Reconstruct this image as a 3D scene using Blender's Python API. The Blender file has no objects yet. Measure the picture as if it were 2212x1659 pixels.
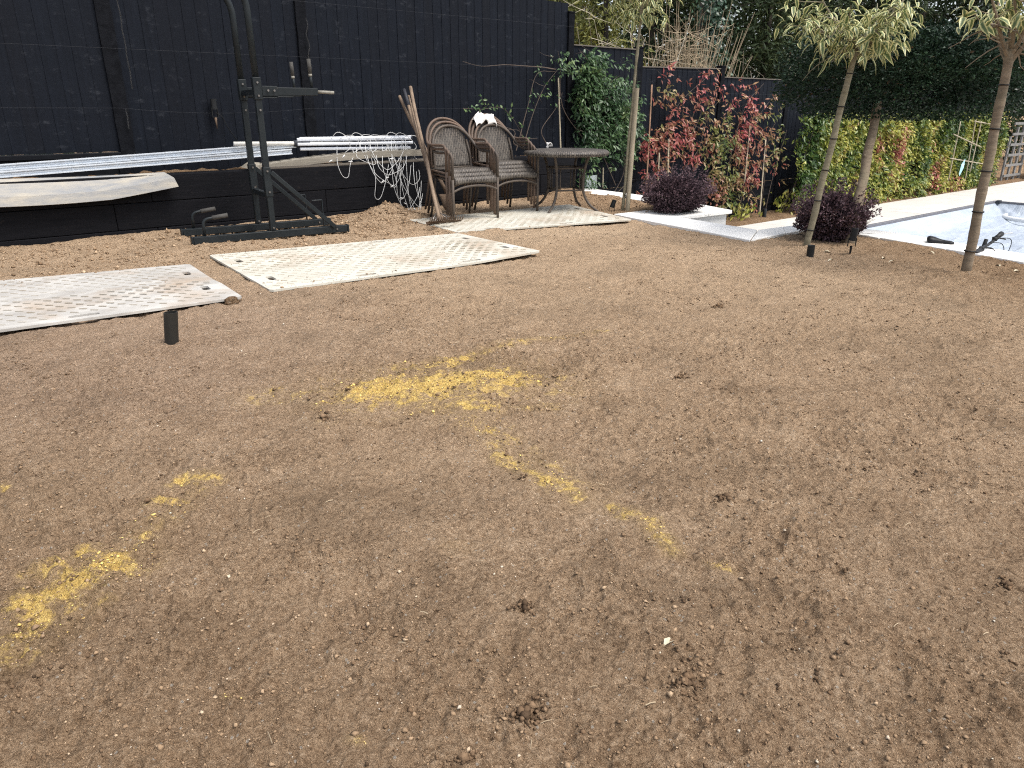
import bpy, bmesh, math, random
import numpy as np
from mathutils import Vector, Matrix

random.seed(7)
RNG = np.random.default_rng(11)
SC = bpy.context.scene
COL = SC.collection
rad = math.radians

# ---------------------------------------------------------------- camera
# world: x runs along the fence, y points at the fence, z up, lawn at z = 0
FPX, HOR, EYE, YAW = 1570.0, 238.0, 1.05, rad(39.0)
PIT = math.atan((829.5 - HOR) / FPX)
cam = bpy.data.cameras.new('camera')
cam.sensor_width = 36.0
cam.lens = 36.0 * FPX / 2212.0
cam.clip_start, cam.clip_end = 0.05, 600.0
cam_o = bpy.data.objects.new('camera', cam)
COL.objects.link(cam_o)
cam_o.location = (0, 0, EYE)
cam_o.rotation_euler = (math.pi / 2 - PIT, 0, -YAW)
SC.camera = cam_o

# ---------------------------------------------------------------- light
SUN_EL, SUN_AZ = rad(62), rad(160)          # azimuth from +y clockwise: high, behind and right of the viewer
world = bpy.data.worlds.new('World')
SC.world = world
world.use_nodes = True
wn, wl = world.node_tree.nodes, world.node_tree.links
bg = wn['Background']
sky = wn.new('ShaderNodeTexSky')
sky.sky_type = 'NISHITA'
sky.sun_disc = False
sky.sun_elevation = SUN_EL
sky.sun_rotation = SUN_AZ
sky.dust_density = 3.0
sky.air_density = 1.0
hs = wn.new('ShaderNodeHueSaturation')      # thin overcast: the sky's blue is washed out
hs.inputs['Saturation'].default_value = 0.45
wl.new(sky.outputs[0], hs.inputs['Color'])
wl.new(hs.outputs[0], bg.inputs[0])
bg.inputs[1].default_value = 0.14
sun = bpy.data.lights.new('sun', 'SUN')
sun.energy = 1.8
sun.angle = rad(28)
sun.color = (1.0, 0.95, 0.88)
sun_o = bpy.data.objects.new('sun', sun)
COL.objects.link(sun_o)
sd = Vector((math.sin(SUN_AZ) * math.cos(SUN_EL), math.cos(SUN_AZ) * math.cos(SUN_EL), math.sin(SUN_EL)))
sun_o.rotation_euler = sd.to_track_quat('Z', 'Y').to_euler()
sun_o.location = (0, 0, 12)
SC.view_settings.view_transform = 'Standard'
SC.view_settings.look = 'None'
SC.view_settings.gamma = 1.0
SC.view_settings.exposure = 1.0
SC.view_settings.use_curve_mapping = False
SC.cycles.max_bounces = 6
SC.cycles.diffuse_bounces = 3
SC.cycles.transparent_max_bounces = 6
SC.cycles.use_denoising = False          # the fine soil grain must survive
SC.cycles.filter_width = 1.15

# ---------------------------------------------------------------- placing helpers
cp, sp_ = math.cos(PIT), math.sin(PIT)
FW = Vector((math.sin(YAW) * cp, math.cos(YAW) * cp, -sp_))
RT = Vector((math.cos(YAW), -math.sin(YAW), 0))
UPV = RT.cross(FW)
CAM = Vector((0, 0, EYE))
FWH = Vector((math.sin(YAW), math.cos(YAW), 0))

def ray(x, y):
    return RT * ((x - 1106) / FPX) + UPV * ((829.5 - y) / FPX) + FW
def G(x, y, z=0.0):                      # sight line meets the level z
    d = ray(x, y); return CAM + d * ((z - EYE) / d.z)
def T(x, y, t):                          # sight line meets the upright plane y = t (parallel to the fence)
    d = ray(x, y); return CAM + d * (t / d.y)
def D(x, y, ref):                        # sight line meets the upright plane through ref, facing the viewer
    d = ray(x, y); return CAM + d * ((Vector(ref) - CAM).dot(FWH) / d.dot(FWH))

# ---------------------------------------------------------------- objects and names
def tag(o, label=None, cat=None, group=None, kind=None):
    if label: o['label'] = label
    if cat: o['category'] = cat
    if group: o['group'] = group
    if kind: o['kind'] = kind
    return o
def thing(name, label, cat, loc=(0, 0, 0), group=None, rotz=0.0):
    o = bpy.data.objects.new(name, None)
    o.empty_display_size = 0.1
    COL.objects.link(o)
    o.location = loc
    o.rotation_euler = (0, 0, rotz)
    return tag(o, label, cat, group)
def woff(o):
    v = Vector((0, 0, 0))
    while o is not None:
        v = v + o.location; o = o.parent
    return v
def link(name, me, mat, parent=None):
    o = bpy.data.objects.new(name, me)
    COL.objects.link(o)
    if mat is not None and len(me.materials) == 0: me.materials.append(mat)
    if parent is not None: o.parent = parent
    return o
def copy_tree(o, parent=None):
    c = o.copy(); COL.objects.link(c); c.parent = parent
    for ch in list(o.children): copy_tree(ch, c)
    return c

class MB:
    def __init__(s): s.v = []; s.f = []
    def add(s, vs, fs):
        n = len(s.v); s.v += [Vector(v) for v in vs]; s.f += [tuple(i + n for i in f) for f in fs]; return s
    def box(s, c, d, R=None):
        c = Vector(c); hx, hy, hz = d[0] / 2, d[1] / 2, d[2] / 2
        vs = [Vector((x, y, z)) for z in (-hz, hz) for y in (-hy, hy) for x in (-hx, hx)]
        if R is not None: vs = [R @ v for v in vs]
        return s.add([c + v for v in vs], [(0, 2, 3, 1), (4, 5, 7, 6), (0, 1, 5, 4), (2, 6, 7, 3), (0, 4, 6, 2), (1, 3, 7, 5)])
    def b2(s, x0, x1, y0, y1, z0, z1):
        return s.box(((x0 + x1) / 2, (y0 + y1) / 2, (z0 + z1) / 2), (x1 - x0, y1 - y0, z1 - z0))
    def beam(s, p0, p1, w, h, up=(0, 0, 1)):
        p0, p1 = Vector(p0), Vector(p1); x = (p1 - p0); L = x.length; x.normalize()
        y = Vector(up).cross(x)
        if y.length < 1e-4: y = Vector((0, 1, 0)).cross(x)
        y.normalize(); z = x.cross(y)
        R = Matrix((x, y, z)).transposed()
        return s.box((p0 + p1) / 2, (L, w, h), R)
    def tube(s, pts, r, seg=8, cap=True):
        pts = [Vector(p) for p in pts]; n = len(pts)
        rs = list(r) if hasattr(r, '__len__') else [r] * n
        tg = []
        for i in range(n):
            t = pts[min(i + 1, n - 1)] - pts[max(i - 1, 0)]
            tg.append(t.normalized() if t.length > 1e-9 else Vector((0, 0, 1)))
        a = Vector((0, 0, 1)) if abs(tg[0].z) < 0.9 else Vector((1, 0, 0))
        u = (a - tg[0] * a.dot(tg[0])).normalized()
        vs, fs = [], []
        for i in range(n):
            u = u - tg[i] * u.dot(tg[i])
            u = u.normalized() if u.length > 1e-6 else tg[i].orthogonal().normalized()
            w = tg[i].cross(u)
            for k in range(seg):
                q = 2 * math.pi * k / seg
                vs.append(pts[i] + (u * math.cos(q) + w * math.sin(q)) * rs[i])
        for i in range(n - 1):
            for k in range(seg):
                k2 = (k + 1) % seg
                fs.append((i * seg + k, i * seg + k2, (i + 1) * seg + k2, (i + 1) * seg + k))
        if cap:
            fs.append(tuple(range(seg - 1, -1, -1))); fs.append(tuple((n - 1) * seg + k for k in range(seg)))
        return s.add(vs, fs)
    def lathe(s, prof, seg=32, c=(0, 0, 0)):
        c = Vector(c); vs, fs = [], []
        for (r, z) in prof:
            for k in range(seg):
                q = 2 * math.pi * k / seg
                vs.append(c + Vector((r * math.cos(q), r * math.sin(q), z)))
        for i in range(len(prof) - 1):
            for k in range(seg):
                k2 = (k + 1) % seg
                fs.append((i * seg + k, i * seg + k2, (i + 1) * seg + k2, (i + 1) * seg + k))
        return s.add(vs, fs)
    def prism(s, poly, z0, z1):            # poly: list of (x, y) counter-clockwise
        n = len(poly)
        vs = [(x, y, z0) for x, y in poly] + [(x, y, z1) for x, y in poly]
        fs = [tuple(range(n - 1, -1, -1)), tuple(range(n, 2 * n))] + [(i, (i + 1) % n, n + (i + 1) % n, n + i) for i in range(n)]
        return s.add(vs, fs)
    def xf(s, Mx):
        s.v = [Mx @ v for v in s.v]; return s
    def build(s, name, mat, parent=None, smooth=False, bevel=0.0, local=False, origin=None):
        if parent is not None:
            off = Vector((0, 0, 0)) if local else woff(parent)
        elif origin is not None: off = Vector(origin)
        else:
            xs = [v.x for v in s.v]; ys = [v.y for v in s.v]; zs = [v.z for v in s.v]
            off = Vector(((min(xs) + max(xs)) / 2, (min(ys) + max(ys)) / 2, min(zs)))
        me = bpy.data.meshes.new(name)
        me.from_pydata([v - off for v in s.v], [], s.f)
        if smooth is True: me.shade_smooth()
        o = link(name, me, mat, parent)
        if parent is None: o.location = off
        if bevel:
            b = o.modifiers.new('bevel', 'BEVEL'); b.width = bevel; b.segments = 2; b.limit_method = 'ANGLE'; b.angle_limit = rad(40)
        if smooth == 'auto':
            me.shade_smooth()
            me.set_sharp_from_angle(angle=rad(35))
        return o

def spline(pts, n=8):
    P = [Vector(p) for p in pts]; P = [P[0] * 2 - P[1]] + P + [P[-1] * 2 - P[-2]]
    out = []
    for i in range(1, len(P) - 2):
        for k in range(n):
            t = k / n
            out.append(0.5 * ((2 * P[i]) + (P[i + 1] - P[i - 1]) * t + (2 * P[i - 1] - 5 * P[i] + 4 * P[i + 1] - P[i + 2]) * t * t + (3 * P[i] - P[i - 1] - 3 * P[i + 1] + P[i + 2]) * t ** 3))
    out.append(P[-2]); return out
def fillet(pts, r, n=5):
    P = [Vector(p) for p in pts]; out = [P[0]]
    for i in range(1, len(P) - 1):
        a = (P[i - 1] - P[i]); b = (P[i + 1] - P[i]); q = min(r, a.length * .49, b.length * .49)
        A = P[i] + a.normalized() * q; B = P[i] + b.normalized() * q
        for k in range(n + 1):
            t = k / n
            out.append(A * (1 - t) ** 2 + P[i] * 2 * t * (1 - t) + B * t * t)
    out.append(P[-1]); return out

# ---------------------------------------------------------------- materials
class NT:
    def __init__(s, name):
        s.m = bpy.data.materials.new(name); s.m.use_nodes = True
        s.n = s.m.node_tree.nodes; s.l = s.m.node_tree.links
        s.p = s.n['Principled BSDF']; s.out = s.n['Material Output']
        s.tc = s.n.new('ShaderNodeTexCoord')
    def map(s, vec=None, scale=(1, 1, 1), rot=(0, 0, 0), loc=(0, 0, 0)):
        m = s.n.new('ShaderNodeMapping'); m.inputs['Scale'].default_value = scale; m.inputs['Rotation'].default_value = rot; m.inputs['Location'].default_value = loc
        s.l.new(vec or s.tc.outputs['Object'], m.inputs[0]); return m.outputs[0]
    def noise(s, vec=None, scale=5, detail=6, rough=.6, dist=0.0):
        t = s.n.new('ShaderNodeTexNoise'); t.inputs['Scale'].default_value = scale; t.inputs['Detail'].default_value = detail
        t.inputs['Roughness'].default_value = rough; t.inputs['Distortion'].default_value = dist
        s.l.new(vec or s.tc.outputs['Object'], t.inputs['Vector']); return t.outputs[0]
    def ramp(s, f, stops, interp='LINEAR'):
        r = s.n.new('ShaderNodeValToRGB'); e = r.color_ramp; e.interpolation = interp
        while len(e.elements) < len(stops): e.elements.new(0.5)
        for k, (p, c) in enumerate(stops):
            e.elements[k].position = p
            e.elements[k].color = (c[0], c[1], c[2], 1) if hasattr(c, '__len__') else (c, c, c, 1)
        s.l.new(f, r.inputs[0]); return r.outputs[0]
    def mix(s, f, a, b, mode='MIX'):
        m = s.n.new('ShaderNodeMix'); m.data_type = 'RGBA'; m.blend_type = mode
        for sock, v in ((m.inputs[0], f), (m.inputs[6], a), (m.inputs[7], b)):
            if hasattr(v, 'is_output'): s.l.new(v, sock)
            elif hasattr(v, '__len__'): sock.default_value = (v[0], v[1], v[2], 1)
            else: sock.default_value = v
        return m.outputs[2]
    def math(s, op, a, b=0.0, clamp=False):
        m = s.n.new('ShaderNodeMath'); m.operation = op; m.use_clamp = clamp
        for sock, v in ((m.inputs[0], a), (m.inputs[1], b)):
            if hasattr(v, 'is_output'): s.l.new(v, sock)
            else: sock.default_value = v
        return m.outputs[0]
    def attr(s, name):
        a = s.n.new('ShaderNodeAttribute'); a.attribute_name = name; return a.outputs['Fac']
    def bump(s, h, strength=.5, dist=.01, prev=None):
        b = s.n.new('ShaderNodeBump'); b.inputs['Strength'].default_value = strength; b.inputs['Distance'].default_value = dist
        s.l.new(h, b.inputs['Height'])
        if prev is not None: s.l.new(prev, b.inputs['Normal'])
        return b.outputs[0]
    def rnd(s):
        o = s.n.new('ShaderNodeObjectInfo'); return o.outputs['Random']
    def done(s, col=None, rough=None, normal=None, metallic=None, spec=None):
        for key, v in (('Base Color', col), ('Roughness', rough), ('Normal', normal), ('Metallic', metallic), ('Specular IOR Level', spec)):
            if v is None: continue
            if hasattr(v, 'is_output'): s.l.new(v, s.p.inputs[key])
            elif hasattr(v, '__len__'): s.p.inputs[key].default_value = (v[0], v[1], v[2], 1)
            else: s.p.inputs[key].default_value = v
        return s.m

def plain(name, c1, c2=None, scale=6, rough=.6, bump=.25, bscale=60, bdist=.003, metallic=0.0, stretch=(1, 1, 1), spec=.22, vary=.25):
    t = NT(name); c2 = c2 or tuple(c * .6 for c in c1)
    vec = t.map(scale=stretch)
    n = t.noise(vec, scale, 8, .65, .3)
    col = t.ramp(n, [(.3, c2), (.7, c1)])
    if vary:
        v = t.math('ADD', t.math('MULTIPLY', t.rnd(), vary), 1 - vary / 2)
        col = t.mix(1.0, col, t.ramp(v, [(0, 0), (1, 1)]), 'MULTIPLY') if False else t.mix(t.math('MULTIPLY', t.rnd(), vary), col, c2)
    nm = t.bump(t.noise(vec, bscale, 6, .7), bump, bdist)
    rn = t.ramp(t.noise(vec, scale * 2.3, 5), [(.3, max(0, rough - .12)), (.7, min(1, rough + .12))])
    return t.done(col, rn, nm, metallic, spec)

def leafmat(name, stops, rough=.42, transl=.25, mottled=.25, spec=.4):
    t = NT(name)
    col = t.ramp(t.attr('tint'), stops)
    n = t.noise(None, 30, 3)
    col = t.mix(t.math('MULTIPLY', n, mottled), col, (.02, .025, .01))
    t.done(col, rough, None, 0, spec)
    tr = t.n.new('ShaderNodeBsdfTranslucent'); t.l.new(col, tr.inputs[0])
    mx = t.n.new('ShaderNodeMixShader'); mx.inputs[0].default_value = transl
    t.l.new(t.p.outputs[0], mx.inputs[1]); t.l.new(tr.outputs[0], mx.inputs[2]); t.l.new(mx.outputs[0], t.out.inputs[0])
    return t.m

# ---------------------------------------------------------------- numpy noise and leaf clouds
def _h(ix, iy, seed):
    n = (ix.astype(np.int64) * 374761393 + iy.astype(np.int64) * 668265263 + seed * 974634777) & 0xffffffff
    n = ((n ^ (n >> 13)) * 1274126177) & 0xffffffff
    return ((n ^ (n >> 16)) & 0xffff) / 65535.0
def vn(x, y, seed=0):
    ix, iy = np.floor(x), np.floor(y); fx, fy = x - ix, y - iy
    fx = fx * fx * fx * (fx * (fx * 6 - 15) + 10); fy = fy * fy * fy * (fy * (fy * 6 - 15) + 10)
    a, b, c, d = _h(ix, iy, seed), _h(ix + 1, iy, seed), _h(ix, iy + 1, seed), _h(ix + 1, iy + 1, seed)
    return (a + (b - a) * fx) * (1 - fy) + (c + (d - c) * fx) * fy
def fbm(x, y, octv=4, seed=0, gain=.5):
    v = 0; a = 1; t = 0
    for k in range(octv):
        c, s = math.cos(.7 * k), math.sin(.7 * k)
        v = v + a * vn((x * c - y * s) * 2 ** k + 17.3 * k, (x * s + y * c) * 2 ** k - 9.1 * k, seed + k); t += a; a *= gain
    return v / t

def unit(a):
    return a / np.maximum(np.linalg.norm(a, axis=1, keepdims=True), 1e-9)
def leaf_mesh(name, P, A, L, W, tint, nrm=None, long=False, droop=.25, fold=.22):
    """leaf blades as real folded faces: P base, A axis, L length, W width (arrays)"""
    N = len(P); A = unit(A)
    R = RNG.normal(size=(N, 3)) if nrm is None else nrm + RNG.normal(size=(N, 3)) * .45
    side = unit(np.cross(A, R)); up = unit(np.cross(side, A))
    L = np.broadcast_to(L, (N,))[:, None]; W = np.broadcast_to(W, (N,))[:, None]
    if not long:
        mid = P + A * L * .45
        V = np.stack([P, mid + side * W * .5 + up * W * fold, P + A * L, mid - side * W * .5 + up * W * fold], 1)
        F = np.array([[0, 1, 2], [0, 2, 3]]); nv = 4
        ed = np.array([.3, 1, .6, 1])
    else:
        m1 = P + A * L * .33; m2 = P + A * L * .68 - up * L * droop * .5
        tip = P + A * L * .97 - up * L * droop * 1.2
        V = np.stack([P, m1 + side * W * .46 + up * W * fold, m1, m1 - side * W * .46 + up * W * fold,
                      m2 + side * W * .42 + up * W * fold, m2, m2 - side * W * .42 + up * W * fold, tip], 1)
        F = np.array([[0, 1, 2], [0, 2, 3], [1, 4, 5], [1, 5, 2], [2, 5, 6], [2, 6, 3], [4, 7, 5], [5, 7, 6]]); nv = 8
        ed = np.array([.3, 1, 0, 1, 1, 0, 1, .7])
    V = V.reshape(-1, 3)
    FF = (F[None] + (np.arange(N) * nv)[:, None, None]).reshape(-1)
    me = bpy.data.meshes.new(name)
    me.vertices.add(len(V)); me.vertices.foreach_set('co', V.astype(np.float32).ravel())
    nf = len(FF) // 3
    me.loops.add(nf * 3); me.loops.foreach_set('vertex_index', FF.astype(np.int32))
    me.polygons.add(nf); me.polygons.foreach_set('loop_start', np.arange(0, nf * 3, 3, dtype=np.int32))
    me.update(calc_edges=True)
    a = me.attributes.new('tint', 'FLOAT', 'POINT'); a.data.foreach_set('value', np.repeat(np.broadcast_to(tint, (N,)), nv).astype(np.float32))
    a = me.attributes.new('rim', 'FLOAT', 'POINT'); a.data.foreach_set('value', np.tile(ed, N).astype(np.float32))
    me.validate()
    return me
def leaf_obj(name, P, A, L, W, tint, mat, parent, kind='stuff', **kw):
    off = np.array(woff(parent)) if parent is not None else np.zeros(3)
    o = link(name, leaf_mesh(name, np.asarray(P) - off, np.asarray(A), L, W, tint, **kw), mat, parent)
    if kind: o['kind'] = kind
    return o
def raw_mesh(name, V, Fq):
    me = bpy.data.meshes.new(name); k = Fq.shape[1]
    me.vertices.add(len(V)); me.vertices.foreach_set('co', V.astype(np.float32).ravel())
    me.loops.add(Fq.size); me.loops.foreach_set('vertex_index', Fq.astype(np.int32).ravel())
    me.polygons.add(len(Fq)); me.polygons.foreach_set('loop_start', np.arange(0, Fq.size, k, dtype=np.int32))
    me.update(calc_edges=True)
    return me
# ================================================================ MATERIALS
def fence_mat():
    t = NT('black_fence_paint')
    v = t.map(scale=(9, 9, .8))
    g = t.noise(v, 3.0, 8, .7, .4)
    col = t.ramp(g, [(.25, (.0032, .0046, .0078)), (.6, (.0068, .0092, .0148)), (.85, (.012, .0155, .0225))])
    kn = t.noise(t.map(scale=(3, 3, 5)), 2.2, 4, .55, .2)                     # scuffs where the paint wore thin
    sc = t.noise(t.map(scale=(7, 7, 12)), 3.0, 6, .7)
    k = t.math('MULTIPLY', t.ramp(kn, [(.56, 0), (.68, 1)]), t.ramp(sc, [(.47, 0), (.62, 1)]))
    col = t.mix(t.math('MULTIPLY', k, .5), col, (.050, .055, .066))
    col = t.mix(t.math('MULTIPLY', t.rnd(), .45), col, (.0062, .0068, .0095))
    nm = t.bump(t.noise(t.map(scale=(40, 40, 1.5)), 4, 6, .7), .5, .004)
    nm = t.bump(kn, .3, .01, nm)
    return t.done(col, t.ramp(g, [(.3, .55), (.7, .75)]), nm, 0, .10)
M_FENCE = fence_mat()
def sleeper_mat():
    t = NT('black_sleeper_paint')
    g = t.noise(t.map(scale=(.9, 8, 9)), 4.0, 8, .72, .5)
    col = t.ramp(g, [(.25, (.004, .0045, .006)), (.65, (.009, .009, .011)), (.85, (.018, .017, .019))])
    dn = t.noise(t.map(scale=(4, 4, 4)), 3, 6, .7)                            # dried soil splashes
    col = t.mix(t.ramp(dn, [(.62, 0), (.8, .5)]), col, (.085, .065, .048))
    nm = t.bump(g, .6, .006)
    return t.done(col, .7, nm, 0, .08)
M_SLEEP = sleeper_mat()
M_POST = plain('black_post_paint', (.011, .012, .015), (.004, .0045, .006), 14, .8, .9, 90, .006, 0, (1, 1, 1), .06)
M_GRAVELB = plain('black_gravel_board', (.009, .010, .013), (.005, .0055, .0075), 8, .6, .35, 60, .003, 0, (1, 1, 1), .10)
M_WIRE = plain('galvanised_wire', (.065, .07, .08), (.035, .037, .044), 30, .5, 0, 10, .001, .6)
M_CHAIN = plain('dull_chain', (.13, .13, .13), (.06, .06, .06), 40, .45, .2, 90, .001, .8)
def steel_paint():
    t = NT('chipped_black_steel')
    n = t.noise(None, 5, 8, .7); e = t.noise(None, 26, 7, .75)
    col = t.ramp(n, [(.3, (.008, .011, .013)), (.7, (.018, .022, .024))])
    col = t.mix(t.ramp(e, [(.62, 0), (.72, .8)]), col, (.07, .052, .040))     # rust and chips
    return t.done(col, t.ramp(n, [(.3, .33), (.7, .55)]), t.bump(e, .25, .002), 0, .2)
M_STEEL = steel_paint()
M_GRIP = plain('grey_foam_grip', (.075, .072, .066), (.05, .048, .045), 20, .85, .3, 200, .001)
M_GRIPP = plain('worn_pale_grip', (.30, .29, .25), (.15, .14, .12), 14, .7, .3, 100, .001)
M_BOLT = plain('bolt_steel', (.28, .27, .26), (.12, .11, .10), 40, .4, .1, 90, .001, .9)
M_GALV = plain('bright_galvanised_steel', (.70, .75, .80), (.60, .65, .71), 3, .38, .02, 20, .001, .45)
M_WHITEP = plain('white_coated_pole', (.70, .69, .65), (.52, .51, .47), 8, .42, .1, 40, .002)
M_ALU = plain('pale_aluminium', (.74, .77, .81), (.60, .63, .68), 4, .38, .03, 40, .001, .4)
M_HUB = plain('dark_grey_plastic', (.06, .065, .075), (.03, .033, .04), 12, .5, .2, 60, .002)
M_LINE = plain('white_plastic_line', (.68, .69, .68), (.5, .5, .49), 20, .5, 0, 60, .001)
M_PLANK = plain('weathered_grey_board', (.44, .39, .30), (.17, .19, .22), 2.6, .85, .6, 30, .004, 0, (1, 4, 4))
M_PLANK2 = plain('weathered_grey_timber', (.30, .275, .225), (.17, .155, .13), 4, .85, .6, 34, .004, 0, (.5, 5, 5))
M_TIMBER = plain('grey_sleeper_top', (.17, .15, .125), (.08, .07, .06), 6, .85, .6, 34, .004, 0, (.5, 5, 5))
M_HANDLE = plain('worn_ash_handle', (.27, .20, .14), (.13, .095, .07), 5, .75, .5, 50, .003, 0, (3, 3, .5))
M_RUST = plain('rusty_tool_steel', (.19, .13, .085), (.07, .05, .038), 12, .7, .5, 60, .003, .2)
M_DARKGRIP = plain('black_rubber_sleeve', (.035, .037, .045), (.022, .023, .028), 20, .6, .2, 90, .001)
def wicker(name, polar=False):
    t = NT(name)
    sep = t.n.new('ShaderNodeSeparateXYZ'); t.l.new(t.tc.outputs['Object'], sep.inputs[0])
    cmb = t.n.new('ShaderNodeCombineXYZ')
    if polar:
        ang = t.math('ARCTAN2', sep.outputs[1], sep.outputs[0])
        rr = t.math('SQRT', t.math('ADD', t.math('MULTIPLY', sep.outputs[0], sep.outputs[0]), t.math('MULTIPLY', sep.outputs[1], sep.outputs[1])))
        t.l.new(t.math('SUBTRACT', rr, sep.outputs[2]), cmb.inputs[0]); t.l.new(t.math('MULTIPLY', ang, .40), cmb.inputs[1])
    else:
        t.l.new(t.math('ADD', sep.outputs[1], sep.outputs[2]), cmb.inputs[0]); t.l.new(sep.outputs[0], cmb.inputs[1])
    b = t.n.new('ShaderNodeTexBrick'); t.l.new(cmb.outputs[0], b.inputs['Vector'])
    b.inputs['Scale'].default_value = 1.0; b.inputs['Brick Width'].default_value = .055; b.inputs['Row Height'].default_value = .020
    b.inputs['Mortar Size'].default_value = .0042; b.inputs['Mortar Smooth'].default_value = .6
    b.inputs['Color1'].default_value = (.135, .115, .095, 1); b.inputs['Color2'].default_value = (.065, .056, .048, 1); b.inputs['Mortar'].default_value = (.014, .012, .011, 1)
    n = t.noise(None, 7, 6, .7)
    col = t.mix(t.ramp(n, [(.5, 0), (.75, .45)]), b.outputs['Color'], (.19, .175, .15))    # dusty wear
    return t.done(col, .55, t.bump(b.outputs['Fac'], -.8, .004), 0, .4)
M_WICK = wicker('brown_wicker_weave'); M_WICKT = wicker('dusty_wicker_tabletop', True)
M_TUBE = plain('brown_wrapped_tube', (.105, .082, .064), (.052, .044, .038), 6, .5, .5, 160, .002, 0, (1, 1, 1))
M_TUBER = plain('faded_rust_brown_tube', (.16, .105, .075), (.075, .058, .046), 5, .55, .5, 160, .002)
M_CLOTH = plain('white_cotton', (.72, .70, .66), (.55, .53, .50), 10, .9, .5, 90, .004)
M_BOXG = plain('pale_grey_plastic', (.42, .47, .47), (.33, .38, .38), 6, .5, .05, 40, .001)
M_CANE = plain('bamboo_cane', (.46, .40, .29), (.28, .24, .17), 8, .6, .2, 60, .001, 0, (3, 3, .6))
M_CANER = plain('brown_cane', (.33, .20, .13), (.2, .12, .08), 8, .6, .2, 60, .001)
M_STAKE = plain('round_timber_stake', (.40, .34, .25), (.19, .165, .115), 5, .8, .5, 40, .003, 0, (4, 4, .5))
def bark(name, c1, c2):
    t = NT(name)
    n = t.noise(t.map(scale=(1, 1, 3.2)), 9, 8, .7, .6); m = t.noise(None, 5, 4)
    col = t.ramp(n, [(.3, c2), (.7, c1)])
    col = t.mix(t.ramp(m, [(.5, 0), (.72, .45)]), col, (.22, .205, .13))
    return t.done(col, .85, t.bump(n, .7, .006), 0, .25)
M_BARK = bark('grey_brown_bark', (.26, .205, .145), (.12, .095, .068))
M_BARKG = bark('greenish_bark', (.27, .24, .17), (.13, .115, .075))
M_BARKD = bark('dark_bark', (.05, .042, .033), (.022, .019, .016))
M_TIE = plain('black_rubber_tie', (.02, .02, .02), (.012, .012, .012), 10, .6, .1)
M_TWIG = plain('bare_grey_twig', (.46, .41, .32), (.26, .23, .17), 9, .85, .4, 60, .002)
M_TAN = plain('straw_coloured_stem', (.50, .40, .27), (.27, .21, .14), 5, .85, .4, 60, .002)
M_VINE = plain('brown_vine_stem', (.15, .115, .09), (.075, .06, .05), 9, .8, .4, 60, .002)
M_LIGHT = plain('black_lamp_metal', (.016, .0175, .019), (.010, .011, .012), 9, .42, .1, 60, .001)
M_LENS = plain('dark_lamp_glass', (.03, .035, .04), (.02, .02, .025), 5, .08, 0, 10, .001)
def stone(name, c1, c2, c3):
    t = NT(name)
    n = t.noise(None, 3.0, 7, .65); f = t.noise(None, 45, 6, .7)
    col = t.ramp(n, [(.3, c2), (.7, c1)])
    col = t.mix(t.math('MULTIPLY', t.rnd(), .35), col, c3)
    col = t.mix(t.ramp(f, [(.55, 0), (.8, .25)]), col, c3)
    return t.done(col, .62, t.bump(f, .2, .002), 0, .4)
M_COPE = stone('white_porcelain_coping', (.82, .81, .78), (.74, .73, .70), (.64, .61, .55))
M_SLAB = stone('cream_porcelain_slab', (.58, .56, .52), (.50, .48, .44), (.44, .41, .37))
M_RENDER = stone('pale_grey_render', (.60, .60, .59), (.52, .52, .51), (.45, .44, .42))
M_GROUT = plain('pale_grout', (.40, .385, .36), (.33, .315, .29), 12, .9, .3)
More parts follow.
